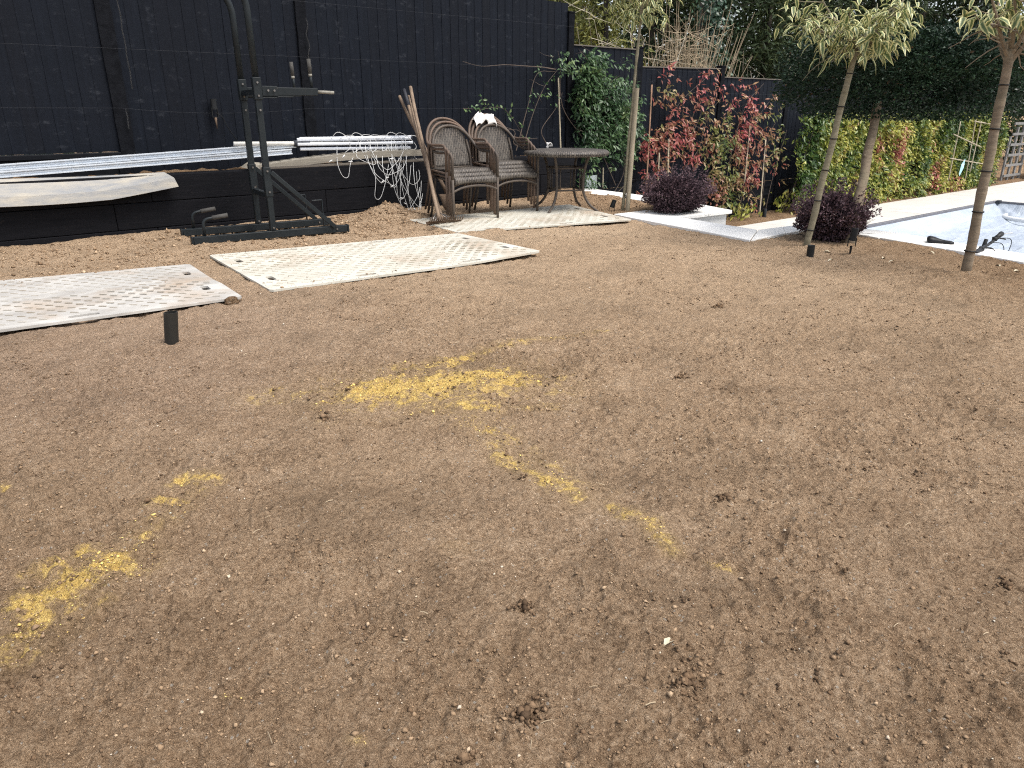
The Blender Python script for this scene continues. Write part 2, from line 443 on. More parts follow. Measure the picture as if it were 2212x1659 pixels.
def soilmat(name='bare_soil', sand=True, dk=1.0):
    t = NT(name)
    big = t.noise(None, .55, 4, .55, .3); pat = t.noise(None, 1.9, 5, .6, .5); mid = t.noise(None, 5.5, 6, .65, .4); fine = t.noise(None, 70, 7, .75); vf = t.noise(None, 260, 4, .8)
    def cells(scale, warp=.35):
        v = t.n.new('ShaderNodeTexVoronoi'); v.inputs['Scale'].default_value = scale
        w = t.n.new('ShaderNodeVectorMath'); w.operation = 'ADD'
        nn = t.n.new('ShaderNodeTexNoise'); nn.inputs['Scale'].default_value = scale * .8; t.l.new(t.tc.outputs['Object'], nn.inputs['Vector'])
        sc_ = t.n.new('ShaderNodeVectorMath'); sc_.operation = 'SCALE'; sc_.inputs['Scale'].default_value = warp * 2 / scale; t.l.new(nn.outputs['Color'], sc_.inputs[0])
        t.l.new(t.tc.outputs['Object'], w.inputs[0]); t.l.new(sc_.outputs[0], w.inputs[1]); t.l.new(w.outputs[0], v.inputs['Vector'])
        c = t.n.new('ShaderNodeSeparateColor'); t.l.new(v.outputs['Color'], c.inputs[0]); return c.outputs[0], v.outputs['Distance']
    c1, d1 = cells(125); c2, d2 = cells(270)                                     # crumbs of two sizes, each its own shade of earth
    f = t.math('ADD', t.math('MULTIPLY', fine, .46), t.math('ADD', t.math('MULTIPLY', mid, .22), t.math('ADD', t.math('MULTIPLY', c1, .08), t.math('ADD', t.math('MULTIPLY', c2, .10), t.math('MULTIPLY', vf, .16)))))
    col = t.ramp(f, [(.36, (.125, .079, .047)), (.46, (.315, .213, .133)), (.56, (.460, .328, .213)), (.68, (.69, .53, .375))])
    col = t.mix(t.ramp(big, [(.35, 0), (.65, .30)]), col, (.41, .290, .185))
    col = t.mix(t.ramp(pat, [(.52, 0), (.70, .55)]), col, (.185, .128, .082))
    pit = t.math('MULTIPLY', t.ramp(t.noise(None, 42, 5, .7, .8), [(.57, 0), (.65, .8)]), t.ramp(pat, [(.38, .15), (.56, 1)]))   # small dark pits in the soil colour, densest in the trodden patches
    col = t.mix(pit, col, (.105, .068, .042))
    if sand:
        col = t.mix(t.math('MULTIPLY', t.attr('damp'), .8), col, t.mix(1.0, col, (.62, .57, .52), 'MULTIPLY'))
        col = t.mix(t.math('MULTIPLY', t.attr('paler'), .50), col, (.60, .455, .31))
        col = t.mix(t.math('MULTIPLY', t.attr('greyish'), .5), col, t.mix(1.0, col, (.88, .89, 1.0), 'MULTIPLY'))
    if dk < 1: col = t.mix(1.0, col, (dk, dk * .95, dk * .9), 'MULTIPLY')
    # pale grit
    vo = t.n.new('ShaderNodeTexVoronoi'); vo.inputs['Scale'].default_value = 105; t.l.new(t.tc.outputs['Object'], vo.inputs['Vector'])
    vs = t.n.new('ShaderNodeSeparateColor'); t.l.new(vo.outputs['Color'], vs.inputs[0])
    grit = t.math('MULTIPLY', t.math('GREATER_THAN', vs.outputs[0], .955), t.math('LESS_THAN', vo.outputs['Distance'], .33))
    col = t.mix(t.math('MULTIPLY', grit, .7), col, (.46, .42, .36))
    if sand:
        md2 = t.noise(t.map(scale=(1, 1, 1), loc=(3, 7, 0)), 17, 6, .7, .5)
        q = t.math('ADD', t.attr('sand'), t.math('ADD', t.math('MULTIPLY', t.math('SUBTRACT', fine, .5), 2.2), t.math('ADD', t.math('MULTIPLY', t.math('SUBTRACT', mid, .5), 1.6), t.math('MULTIPLY', t.math('SUBTRACT', md2, .5), 4.2))))
        msk = t.math('MULTIPLY', t.ramp(q, [(.45, 0), (1.25, 1)]), t.ramp(t.attr('sand'), [(.03, 0), (.30, 1)]))
        sc = t.ramp(fine, [(.35, (.48, .30, .09)), (.52, (.78, .54, .17)), (.72, (.90, .70, .30))])
        haze_ = t.math('MULTIPLY', t.ramp(t.attr('sand'), [(.02, 0), (.7, .5)]), t.ramp(md2, [(.30, .1), (.62, 1)]))
        col = t.mix(haze_, col, (.60, .42, .16))
        col = t.mix(t.math('MULTIPLY', msk, .92), col, sc)
    h = t.math('ADD', t.math('MULTIPLY', fine, 1.0), t.math('MULTIPLY', vf, .35))
    nm = t.bump(t.noise(None, 28, 5, .7, .3), .8, .03)
    nm = t.bump(h, 1.0, .022, nm)
    return t.done(col, 1.0, nm, 0, .02)
M_SOIL = soilmat(); M_SOIL2 = soilmat('bed_soil', False, .55)
def crumbmat():
    t = NT('soil_crumb')
    col = t.ramp(t.attr('tint'), [(0, (.050, .034, .023)), (.35, (.165, .108, .066)), (.7, (.33, .228, .142)), (.9, (.50, .37, .245)), (.97, (.62, .57, .48)), (.985, (.70, .48, .15)), (1, (.86, .64, .24))])
    return t.done(col, 1.0, t.bump(t.noise(None, 300, 4, .7), .6, .003), 0, .02)
M_CRUMB = crumbmat()
def matmat(name, c1, c2, dirt):
    t = NT(name)
    n = t.noise(t.map(scale=(1, 2.2, 1), rot=(0, 0, .5)), 2.0, 7, .7, .8); f = t.noise(None, 38, 6, .7)
    col = t.ramp(n, [(.3, c2), (.65, c1)])
    col = t.mix(t.ramp(t.noise(None, 1.7, 5, .6), [(.52, 0), (.72, dirt)]), col, (.34, .25, .17))
    col = t.mix(t.ramp(f, [(.55, 0), (.8, .35)]), col, (.30, .26, .19))
    return t.done(col, .6, t.bump(f, .25, .002), 0, .35)
M_MATW = matmat('grey_white_plastic_mat', (.50, .485, .45), (.27, .255, .235), .8)
M_MATC = matmat('cream_plastic_mat', (.58, .56, .49), (.40, .38, .32), .8)
def lugmat(name, c, d):
    t = NT(name); n = t.noise(None, 2.3, 6, .65, .6); f = t.noise(None, 26, 4)
    col = t.mix(t.ramp(n, [(.42, 0), (.62, 1)]), c, d)  # lugs turn darker and browner in patches
    col = t.mix(t.ramp(f, [(.45, 0), (.7, .6)]), col, c)
    return t.done(col, .75, None, 0, .2)
M_LUGW = lugmat('mottled_lug_grey', (.40, .375, .33), (.27, .23, .18)); M_LUGC = lugmat('mottled_lug_cream', (.52, .49, .42), (.30, .26, .19))
M_COVER = None
def covermat():
    t = NT('pale_blue_pool_cover')
    w = t.noise(t.map(scale=(.5, 2.6, 1), rot=(0, 0, .45)), 1.6, 5, .6, 1.2); f = t.noise(None, 14, 5)
    col = t.ramp(w, [(.35, (.30, .345, .41)), (.65, (.41, .455, .51))])
    return t.done(col, t.ramp(f, [(.3, .42), (.7, .55)]), t.bump(w, .8, .06), 0, .2)
M_COVER = covermat()
M_SKIRT = plain('blue_pool_liner', (.30, .37, .48), (.27, .34, .45), 3, .4, .1, 20, .004)
M_TRACK = plain('grey_cover_track', (.17, .17, .19), (.12, .12, .13), 5, .5, .1)
M_HOSE = plain('white_pool_hose', (.75, .76, .76), (.62, .63, .64), 6, .4, .3, 60, .002)
M_BIKE = plain('black_rubber_and_plastic', (.018, .018, .02), (.012, .012, .013), 9, .5, .2, 60, .001)
M_BIKEF = plain('white_bike_paint', (.62, .62, .62), (.5, .5, .5), 9, .35, .05, 60, .001)
M_PIPE = plain('black_plastic_pipe', (.014, .0145, .014), (.03, .028, .024), 8, .5, .3, 50, .002)
M_TRELL = plain('grey_weathered_trellis', (.24, .235, .225), (.15, .145, .14), 6, .8, .4, 40, .003)
M_TAGB = plain('pale_blue_ribbon', (.42, .66, .70), (.36, .58, .62), 6, .5, .1)
M_PETALP = plain('pink_petal', (.75, .25, .38), (.62, .18, .30), 20, .6, .1)
M_PETALW = plain('white_petal', (.78, .78, .74), (.68, .68, .64), 20, .6, .1)
# leaves
L_JAS = leafmat('jasmine_leaf_green', [(0, (.022, .05, .026)), (.5, (.045, .095, .042)), (.8, (.085, .155, .06)), (1, (.17, .24, .085))], .36, .2)
L_HEDGE = leafmat('jasmine_leaf_mixed', [(0, (.025, .055, .022)), (.30, (.065, .125, .03)), (.5, (.18, .23, .045)), (.72, (.52, .50, .11)), (.88, (.42, .32, .13)), (.95, (.45, .20, .14)), (1, (.50, .09, .10))], .36, .25)
L_RED = leafmat('jasmine_leaf_red', [(0, (.07, .11, .03)), (.25, (.22, .24, .07)), (.45, (.34, .20, .11)), (.65, (.33, .105, .08)), (.88, (.42, .085, .10)), (1, (.52, .33, .17))], .36, .25)
L_DARK = leafmat('evergreen_leaf_dark', [(0, (.008, .019, .013)), (.5, (.017, .038, .022)), (.92, (.042, .080, .038)), (1, (.13, .085, .05))], .42, .06, .25, .13)
L_PURP = leafmat('purple_shrub_leaf', [(0, (.030, .020, .026)), (.55, (.080, .052, .064)), (1, (.20, .125, .140))], .5, .08, .25, .10)
L_YELL = leafmat('golden_conifer_spray', [(0, (.07, .09, .025)), (.5, (.17, .18, .04)), (1, (.36, .32, .07))], .6, .15)
L_CONI = leafmat('dark_conifer_spray', [(0, (.018, .030, .016)), (.6, (.042, .062, .028)), (1, (.12, .145, .055))], .6, .08, .25, .1)
L_IVY = leafmat('ivy_leaf', [(0, (.015, .04, .026)), (1, (.05, .105, .06))], .35, .08)
def variegated():
    t = NT('variegated_leaf')
    e = t.math('ADD', t.attr('rim'), t.math('MULTIPLY', t.math('SUBTRACT', t.noise(None, 70, 3), .5), .5))
    col = t.ramp(e, [(.30, (.095, .14, .055)), (.50, (.25, .28, .11)), (.66, (.70, .66, .33))])
    col = t.mix(t.math('MULTIPLY', t.attr('tint'), .35), col, (.10, .14, .05))
    t.done(col, .42, None, 0, .45)
    tr = t.n.new('ShaderNodeBsdfTranslucent'); t.l.new(col, tr.inputs[0])
    mx = t.n.new('ShaderNodeMixShader'); mx.inputs[0].default_value = .25
    t.l.new(t.p.outputs[0], mx.inputs[1]); t.l.new(tr.outputs[0], mx.inputs[2]); t.l.new(mx.outputs[0], t.out.inputs[0])
    return t.m
L_VAR = variegated()
L_PALE = plain('fallen_pale_leaf', (.62, .56, .42), (.42, .36, .25), 20, .7, .3)
# ================================================================ GROUND
DECK = -0.72
MATS = {  # corners: far-left, near-left, near-right, far-right (x, y)
    'left': [(-.62, 5.86), (-.72, 4.42), (1.389, 4.217), (1.46, 5.475)],
    'mid': [(1.683, 5.745), (1.600, 4.328), (3.684, 4.198), (3.764, 5.414)],
    'right': [(3.86, 6.42), (3.78, 5.47), (5.565, 4.965), (5.93, 6.27)]}
def in_quad(x, y, Q, grow=0.0):
    m = np.ones_like(x, dtype=bool); cx = sum(q[0] for q in Q) / 4; cy = sum(q[1] for q in Q) / 4
    for i in range(4):
        a, b = Q[i], Q[(i + 1) % 4]; nx, ny = b[1] - a[1], -(b[0] - a[0]); l = math.hypot(nx, ny); nx /= l; ny /= l
        if (cx - a[0]) * nx + (cy - a[1]) * ny < 0: nx, ny = -nx, -ny
        m &= ((x - a[0]) * nx + (y - a[1]) * ny) > -grow
    return m
def edge_x(y):          # outer line of the coping, where the lawn stops
    return np.where(y > 5.04, 7.05, np.where(y > 3.57, 5.48 + .145 * (y - 3.55), 6.58 + .217 * (y - 3.57)))
STROKES = [((800, 850), (1100, 825), .115, 1.05), ((880, 800), (1010, 780), .06, .75), ((900, 870), (1040, 885), .09, .55), ((1000, 775), (1125, 742), .045, .45),
           ((1130, 740), (1300, 716), .04, .30), ((1000, 905), (1090, 960), .05, .33), ((1075, 990), (1120, 1010), .03, .75), ((1120, 1010), (1250, 1075), .032, .62),
           ((1330, 1100), (1400, 1130), .03, .50), ((1400, 1130), (1450, 1190), .03, .60), ((1540, 1225), (1575, 1240), .02, .33), ((800, 860), (690, 880), .035, .45),
           ((600, 850), (560, 860), .05, .25), ((400, 1040), (450, 1040), .038, .80), ((330, 1090), (370, 1080), .022, .6), ((300, 1175), (345, 1135), .016, .7),
           ((120, 1280), (240, 1228), .046, 1.15), ((70, 1310), (170, 1255), .045, 1.05), ((0, 1400), (80, 1345), .036, .8), ((90, 1240), (200, 1200), .034, .65), ((200, 1330), (240, 1300), .02, .35),
           ((0, 1056), (6, 1058), .016, .8), ((980, 1185), (1000, 1180), .03, .2), ((1150, 890), (1185, 885), .04, .4), ((780, 850), (1120, 830), .26, .24), ((1000, 900), (1250, 1070), .09, .2), ((560, 860), (800, 860), .11, .17), ((300, 1170), (450, 1040), .05, .27), ((40, 1380), (260, 1220), .09, .32), ((490, 1500), (510, 1505), .012, .4), ((760, 1590), (775, 1595), .012, .5)]
def attrs(x, y):
    sand = np.zeros_like(x)
    for a, b, r, s in STROKES:
        A, B = G(*a), G(*b); dx, dy = B.x - A.x, B.y - A.y; L2 = max(dx * dx + dy * dy, 1e-6)
        t = np.clip(((x - A.x) * dx + (y - A.y) * dy) / L2, 0, 1)
        d2 = (x - A.x - t * dx) ** 2 + (y - A.y - t * dy) ** 2
        sand = np.maximum(sand, s * np.exp(-d2 / (2 * (r * .8) ** 2)))
    d = x * math.sin(YAW) + y * math.cos(YAW); lat = x * math.cos(YAW) - y * math.sin(YAW)
    n = fbm(x * .9, y * .9, 3, 40)
    damp = np.clip((2.1 - d) / 1.4, 0, 1) * .75 + np.clip((x - 4.1 - .22 * y) / 1.2, 0, 1) * np.clip((3.7 - y) / 1.0, 0, 1) * .95 + np.clip((y - 5.1) / .5, 0, 1) * np.clip((x - 5.75) / .3, 0, 1) * .75
    damp = np.clip(damp + (n - .5) * .7, 0, 1)
    paler = np.clip((d - 2.6) / 2.5, 0, 1) * .55 + np.exp(-((x - 4.55) ** 2 / .9 + (y - 4.9) ** 2 / .12)) * .5  # paler with distance from the viewer, plus a pale dust patch
    paler = np.clip(paler + (n - .5) * .6, 0, 1) * (1 - damp)
    grey = np.clip((-lat - .3) / 1.2, 0, 1) * np.clip((d - 1.8) / .8, 0, 1) * np.clip((5.0 - d) / 1.2, 0, 1)
    return sand, damp, paler, grey
MOUND = [(G(838, 470), .26, .13), (G(800, 478), .25, .05), (G(890, 474), .20, .06), (G(940, 487), .12, .03), (G(1230, 425), .35, .10), (G(1300, 432), .3, .06), (G(1420, 452), .3, .05), (G(1741, 534), .09, .016), (G(1836, 528), .11, .02), (G(2086, 591), .09, .018), (G(371, 742), .07, .010), (G(1749, 557), .06, .010)]
_pr = random.Random(21)
PRINTS = []
for _k in range(30):
    _r = _pr.uniform(1.2, 5.2); _a = YAW + _pr.uniform(-.62, .62); PRINTS.append((_r * math.sin(_a), _r * math.cos(_a), _pr.uniform(0, 3.14), _pr.uniform(.006, .011)))
def height(x, y, fine=True):
    r = np.hypot(x, y)
    h = (fbm(x * 1.1, y * 1.1, 3, 1) - .5) * .030
    h += (fbm(x * 5, y * 5, 3, 5) - .5) * .030
    if fine:
        k = np.clip(1.3 - r / 9, .7, 1)
        c = fbm(x * 26, y * 26, 3, 9)
        h += (c - .5) * .022 * k
        m = fbm(x * 2.2 + 4, y * 2.2, 2, 21)                    # trodden, crumbly patches
        rr = np.abs(fbm(x * 17, y * 17, 3, 13) - .5)
        h += np.clip(.16 - rr, 0, 1) * .085 * np.clip((m - .40) * 4, 0, 1) * k
        h += np.maximum(fbm(x * 70, y * 70, 2, 31) - .56, 0) * .012 * k
    for P, s, a in MOUND:
        h = h + a * np.exp(-((x - P.x) ** 2 + ((y - P.y) * 1.3) ** 2) / (2 * (s * .6) ** 2)) * (.6 + .8 * fbm(x * 9, y * 9, 3, 51))
    for (fx, fy, fa, fd) in PRINTS:                                   # old boot prints, half raked out
        k_ = (np.abs(x - fx) < .3) & (np.abs(y - fy) < .3)
        if not k_.any(): continue
        dx, dy = x[k_] - fx, y[k_] - fy; u = (dx * math.cos(fa) + dy * math.sin(fa)) / .135; v = (-dx * math.sin(fa) + dy * math.cos(fa)) / (.048 - .010 * np.cos(u * 2.6))
        q = (u * u) ** 1.6 + (v * v) ** 1.6; h[k_] += -fd * np.exp(-q ** 2) + fd * .55 * np.exp(-((q - 1.5) / .5) ** 2) + .0022 * np.sin(u * 22) * np.exp(-q ** 2)
    h = h + np.clip((y - 7.0) / .2, 0, 1) * .02
    sand = attrs(x, y)[0]
    h = h + sand * .010 * (fbm(x * 14, y * 14, 3, 77)) * 1.6
    for Q in MATS.values(): h = np.where(in_quad(x, y, Q, .0), np.minimum(h, .0) - .004, h)
    h = h + np.where(in_quad(x, y, MATS['right'], .06) & ~in_quad(x, y, MATS['right']) & (x < 4.2), .02, 0)
    low = (x > edge_x(y) + .14) & (y < 8.2)
    h = np.where(low, DECK - .9, h)
    h = np.where((y >= 8.2) & (x > 7.0), -.55, h)
    return h
def gz(x, y):
    return float(height(np.array([x]), np.array([y]), False)[0])

def build_ground():
    na, nr = 620, 740
    az = np.concatenate([np.linspace(-.74, .74, na), np.linspace(.78, 2 * math.pi - .78, 60)])
    r = np.concatenate([np.geomspace(.62, 15.5, nr), np.geomspace(16.2, 260, 16)])
    A, Rr = np.meshgrid(az + YAW, r)                           # azimuth clockwise from +y
    X, Y = Rr * np.sin(A), Rr * np.cos(A)
    Z = height(X.ravel(), Y.ravel()).reshape(X.shape)
    Z = np.where(Rr > 40, -.6, Z)
    V = np.stack([X, Y, Z], -1).reshape(-1, 3)
    n, m = X.shape
    i, j = np.meshgrid(np.arange(n - 1), np.arange(m), indexing='ij')
    j2 = (j + 1) % m
    F = np.stack([i * m + j, (i + 1) * m + j, (i + 1) * m + j2, i * m + j2], -1).reshape(-1, 4)
    c = len(V); V = np.vstack([V, [[0, 0, 0]]])
    fan = np.stack([np.full(m, c), np.arange(m), (np.arange(m) + 1) % m, (np.arange(m) + 1) % m], -1)
    me = raw_mesh('soil_ground', V, F)
    me.shade_smooth()
    s, d, du, gr = attrs(V[:, 0], V[:, 1])
    for nm, a in (('sand', s), ('damp', d), ('paler', du), ('greyish', gr)):
        at = me.attributes.new(nm, 'FLOAT', 'POINT'); at.data.foreach_set('value', a.astype(np.float32))
    o = link('ground', me, M_SOIL); tag(o, kind='structure')
    mb = MB(); q = [(0.64 * math.sin(a), .64 * math.cos(a), -.02) for a in np.linspace(0, 2 * math.pi, 33)[:-1]]
    mb.add(q, [tuple(range(31, -1, -1))]); tag(mb.build('ground_patch', M_SOIL2), kind='structure')
build_ground()

# ---------------------------------------------------------------- loose material on the soil
OCT = np.array([[1, 0, 0], [-1, 0, 0], [0, 1, 0], [0, -1, 0], [0, 0, 1], [0, 0, -1]], float)
OCF = np.array([[0, 2, 4], [2, 1, 4], [1, 3, 4], [3, 0, 4], [2, 0, 5], [1, 2, 5], [3, 1, 5], [0, 3, 5]])
def lumps(name, X, Y, size, tint, flat=.65, sink=.3, mat=M_CRUMB, zoff=0.0):
    N = len(X); Z = height(X, Y)
    S = size[:, None, None] * (0.6 + .8 * RNG.random((N, 6, 1))) * OCT[None]
    a = RNG.random(N) * 6.28; c, s = np.cos(a)[:, None], np.sin(a)[:, None]
    tilt = RNG.normal(size=(N, 6)) * .18 * size[:, None]
    V = np.stack([S[..., 0] * c - S[..., 1] * s, S[..., 0] * s + S[..., 1] * c, S[..., 2] * flat + tilt], -1)
    V += np.stack([X, Y, Z + size * (flat - sink) + zoff], -1)[:, None]
    F = (OCF[None] + (np.arange(N) * 6)[:, None, None]).reshape(-1, 3)
    me = raw_mesh(name, V.reshape(-1, 3), F)
    at = me.attributes.new('tint', 'FLOAT', 'POINT'); at.data.foreach_set('value', np.repeat(tint, 6).astype(np.float32))
    return me
def on_lawn(x, y):
    ok = (x < edge_x(y) - .02) & (y < 7.15)
    for Q in MATS.values(): ok &= ~in_quad(x, y, Q, .01)
    return ok
def scatter(n, r0, r1, power=1.0):
    a = RNG.uniform(-.72, .72, n) + YAW
    r = (r0 ** (2 * power) + RNG.random(n) * (r1 ** (2 * power) - r0 ** (2 * power))) ** (.5 / power)
    x, y = r * np.sin(a), r * np.cos(a); k = on_lawn(x, y)
    return x[k], y[k]
x, y = scatter(125000, .9, 8.6, .55)
clump = fbm(x * 2.2 + 4, y * 2.2, 2, 21) + .5 * fbm(x * 7, y * 7, 2, 88)
k = RNG.random(len(x)) < np.clip((clump - .55) * 2.2, .12, 1); x, y = x[k], y[k]
sz = np.clip(.0016 * RNG.pareto(3.0, len(x)) + .0015, 0, .0065)
ti = np.clip(RNG.normal(.53, .15, len(x)), .12, .88)
o = link('soil_crumbs', lumps('soil_crumbs', x, y, sz, ti), M_CRUMB); tag(o, 'loose brown soil crumbs scattered over the bare lawn', 'soil', kind='stuff')
x, y = scatter(2000, .9, 8.0, .6)
sz = np.clip(.0018 * RNG.pareto(3.5, len(x)) + .0015, 0, .006)
o = link('pale_grit', lumps('pale_grit', x, y, sz, RNG.uniform(.90, .965, len(x)), .6, .25), M_CRUMB); tag(o, 'small pale pebbles of grit in the bare soil', 'grit', kind='stuff')
x, y = scatter(1300, .9, 8.5, 1.0)
cl = fbm(x * 1.7 + 9, y * 1.7, 2, 121); k = cl > .46; x, y = x[k], y[k]
nn = len(x); xx = np.repeat(x, 7) + RNG.normal(size=nn * 7) * .014; yy = np.repeat(y, 7) + RNG.normal(size=nn * 7) * .014
kk = on_lawn(xx, yy); xx, yy = xx[kk], yy[kk]
o = link('dark_crumbs', lumps('dark_crumbs', xx, yy, RNG.uniform(.002, .006, len(xx)), RNG.uniform(.03, .40, len(xx))), M_CRUMB); tag(o, 'dark damp crumbs and worm casts dotted across the soil', 'soil', kind='stuff')
# rougher clods along the foot of the wall and in the bed beside the table
def strip(n, x0, x1, y0, y1):
    x, y = RNG.uniform(x0, x1, n), RNG.uniform(y0, y1, n); k = on_lawn(x, y) & (fbm(x * 5, y * 5, 3, 44) + .3 * RNG.random(n) > .55); return x[k], y[k]
xa, ya = strip(11000, -.3, 4.4, 5.5, 7.16); xb, yb = strip(3500, 5.75, 7.0, 5.2, 7.15); xc, yc = strip(3000, 3.2, 4.3, 6.2, 7.15)
x, y = np.concatenate([xa, xb, xc]), np.concatenate([ya, yb, yc])
o = link('soil_clods', lumps('soil_clods', x, y, np.clip(.0035 + .003 * RNG.pareto(2.6, len(x)), 0, .018), np.clip(RNG.normal(.56, .17, len(x)), .08, .9)), M_CRUMB); tag(o, 'loose clods raked along the foot of the sleeper wall', 'soil', kind='stuff')
# grains and crusts of yellow sand lying on the soil
x, y = scatter(90000, .9, 4.2, .6); s_ = attrs(x, y)[0]; k = (s_ > .12) & (RNG.random(len(x)) < s_ * .35) & (fbm(x * 12, y * 12, 3, 55) > .42); x, y = x[k], y[k]
o = link('sand_crumbs', lumps('sand_crumbs', x, y, np.clip(.0016 + .0016 * RNG.pareto(2.6, len(x)), 0, .009), RNG.uniform(.982, 1.0, len(x)), .5, .2), M_CRUMB); tag(o, 'crumbs of spilled yellow sand on the soil', 'sand', kind='stuff')
x, y = scatter(60000, .9, 4.2, .6); s_ = attrs(x, y)[0]; k = (s_ > .15) & (fbm(x * 9 + 3, y * 9, 3, 57) > .50) & (RNG.random(len(x)) < .5); x, y = x[k], y[k]
o = link('trodden_crumbs', lumps('trodden_crumbs', x, y, np.clip(.0025 + .002 * RNG.pareto(2.6, len(x)), 0, .011), RNG.uniform(.2, .7, len(x)), .5, .2), M_CRUMB); tag(o, 'brown crumbs trodden over the yellow sand', 'soil', kind='stuff')
# soil carried onto the mats
xs_, ys_ = [], []
for Q, n in ((MATS['left'], 420), (MATS['mid'], 520), (MATS['right'], 420)):
    for _ in range(n):
        u, v = RNG.random(), RNG.random()
        if RNG.random() < .6: v = RNG.choice([RNG.beta(1, 14), 1 - RNG.beta(1, 14)])
        xs_.append((Q[0][0] * (1 - u) + Q[3][0] * u) * (1 - v) + (Q[1][0] * (1 - u) + Q[2][0] * u) * v); ys_.append((Q[0][1] * (1 - u) + Q[3][1] * u) * (1 - v) + (Q[1][1] * (1 - u) + Q[2][1] * u) * v)
x, y = np.array(xs_), np.array(ys_)
o = link('mat_crumbs', lumps('mat_crumbs', x, y, np.clip(.0025 + .002 * RNG.pareto(2.8, len(x)), 0, .011), RNG.uniform(.3, .75, len(x)), .5, .2, M_CRUMB, .024), M_CRUMB); tag(o, 'crumbs of soil trodden onto the ground mats', 'soil', kind='stuff')
# dry stalks
x, y = scatter(260, .9, 6.5, .7); mb = MB()
for px, py in zip(x, y):
    a = random.random() * 6.28; L = random.uniform(.010, .028); z = gz(px, py) + .006
    p = Vector((px, py, z)); q = p + Vector((math.cos(a) * L, math.sin(a) * L, random.uniform(-.002, .006)))
    mb.tube([p, (p + q) / 2 + Vector((0, 0, .002)), q], random.uniform(.0007, .0014), 3, False)
o = mb.build('dry_stalks', M_TAN, origin=(0, 0, 0)); tag(o, 'thin dry stalks of straw lying on the soil', 'straw', kind='stuff')
# clumps big enough to point at
def clod(px, py, r, n, label, dark=True):
    P = G(px, py); n = n * 3; a = RNG.random(n) * 6.28; q = np.minimum(np.abs(RNG.normal(size=n)) * r * .55, r * 1.1); st_ = 1 + .8 * RNG.random()
    X, Y = P.x + q * np.cos(a) * st_, P.y + q * np.sin(a) + .4 * q * np.cos(a * 2)
    s = np.clip(.12 + .07 * RNG.pareto(2.2, n), 0, .38) * r * np.clip(1.25 - q / r * .5, .4, 1.2)
    me = lumps('soil_clump', X, Y, s, RNG.uniform(.06, .46, n) if dark else RNG.uniform(.45, .8, n), .75, .1)
    me.transform(Matrix.Translation((-P.x, -P.y, 0)))
    o = link('soil_clump', me, M_CRUMB); o.location = (P.x, P.y, 0)
    tag(o, label, 'soil clump', 'dark clumps of soil on the lawn'); return o
clod(1135, 1545, .030, 46, 'dark beaded soil clump at the bottom centre, nearest the viewer')
clod(1480, 1487, .030, 30, 'dark ragged soil clump below the curled pale leaf')
clod(1568, 1082, .030, 26, 'dark soil clump right of the faint yellow sand trail')
clod(1132, 1312, .026, 24, 'dark soil clump in the middle of the near soil')
clod(1010, 1645, .022, 20, 'dark soil clump cut by the bottom edge of the picture')
clod(1470, 817, .030, 16, 'small dark soil clump right of the big sand patch')
clod(1550, 665, .034, 30, 'small dark soil clump halfway to the white coping')
clod(700, 907, .034, 14, 'low dark soil clump left of the big sand patch')
clod(2168, 1262, .022, 16, 'dark soil clump at the far right of the near soil')
# ================================================================ TERRACE, POOL, RETAINING WALL
def quadprism(mb, P, z0, z1): return mb.prism(P, z0, z1)
rw = thing('retaining_wall', 'low rendered retaining wall with wide white coping beside the bare soil', 'wall', (6.2, 4.0, DECK))
A0, A1 = (5.715, 5.09), (5.481, 3.552)
CP = {  # coping strips as outlines, counter-clockwise
    'a': [(5.481, 3.552), (6.013, 3.832), (6.12, 4.84), (5.69, 4.95)],
    'b': [(5.70, 4.955), (6.122, 4.845), (7.02, 4.815), (7.20, 5.40), (5.78, 5.42)],
    'c': [(5.486, 3.548), (6.60, 3.575), (6.72, 3.765), (6.018, 3.828)],
    'd': [(6.60, 3.571), (6.19, 1.734), (6.51, 1.66), (6.86, 3.07), (6.86, 3.765), (6.724, 3.765)],
    'e': [(6.188, 1.730), (5.60, -1.0), (5.92, -1.07), (6.508, 1.656)],
    'f': [(6.96, 6.00), (7.36, 6.00), (7.50, 7.55), (7.06, 7.55)]}
def split_strip(P, n):
    """cut a four-sided strip into n stones along its long way (edges 0-1 and 3-2)"""
    a, b, c, d = [Vector((p[0], p[1])) for p in P]; out = []
    for k in range(n):
        t0, t1 = k / n + .0025, (k + 1) / n - .0025
        out.append([a.lerp(b, t0), a.lerp(b, t1), d.lerp(c, t1), d.lerp(c, t0)])
    return [[(p.x, p.y) for p in q] for q in out]
stones = []
a = CP['a']; stones += split_strip([a[0], a[3], a[2], a[1]], 2)
stones += [[(p[0], p[1]) for p in CP['b'][:2]] + [(6.62, 4.83), (6.62, 5.41), CP['b'][4]], [(6.626, 4.83), CP['b'][2], CP['b'][3], (6.626, 5.41)]]
stones += split_strip([CP['c'][0], CP['c'][1], CP['c'][2], CP['c'][3]], 2)
stones += [[(6.60, 3.571), (6.455, 2.925), (6.83, 2.85), (6.86, 3.07), (6.86, 3.765), (6.724, 3.765)]]
stones += split_strip([(6.454, 2.92), (6.19, 1.734), (6.51, 1.66), (6.829, 2.845)], 2)
stones += split_strip(CP['e'], 4) + split_strip([CP['f'][0], CP['f'][3], CP['f'][2], CP['f'][1]], 2)
def ccw(P):
    s = sum(P[i][0] * P[(i + 1) % len(P)][1] - P[(i + 1) % len(P)][0] * P[i][1] for i in range(len(P)))
    return P if s > 0 else P[::-1]
for P in stones:
    m = MB(); m.prism(ccw(P), -.018, .020 + random.uniform(-.001, .001)); m.build('coping_stone', M_COPE, rw, 'auto', .006)
body = MB()
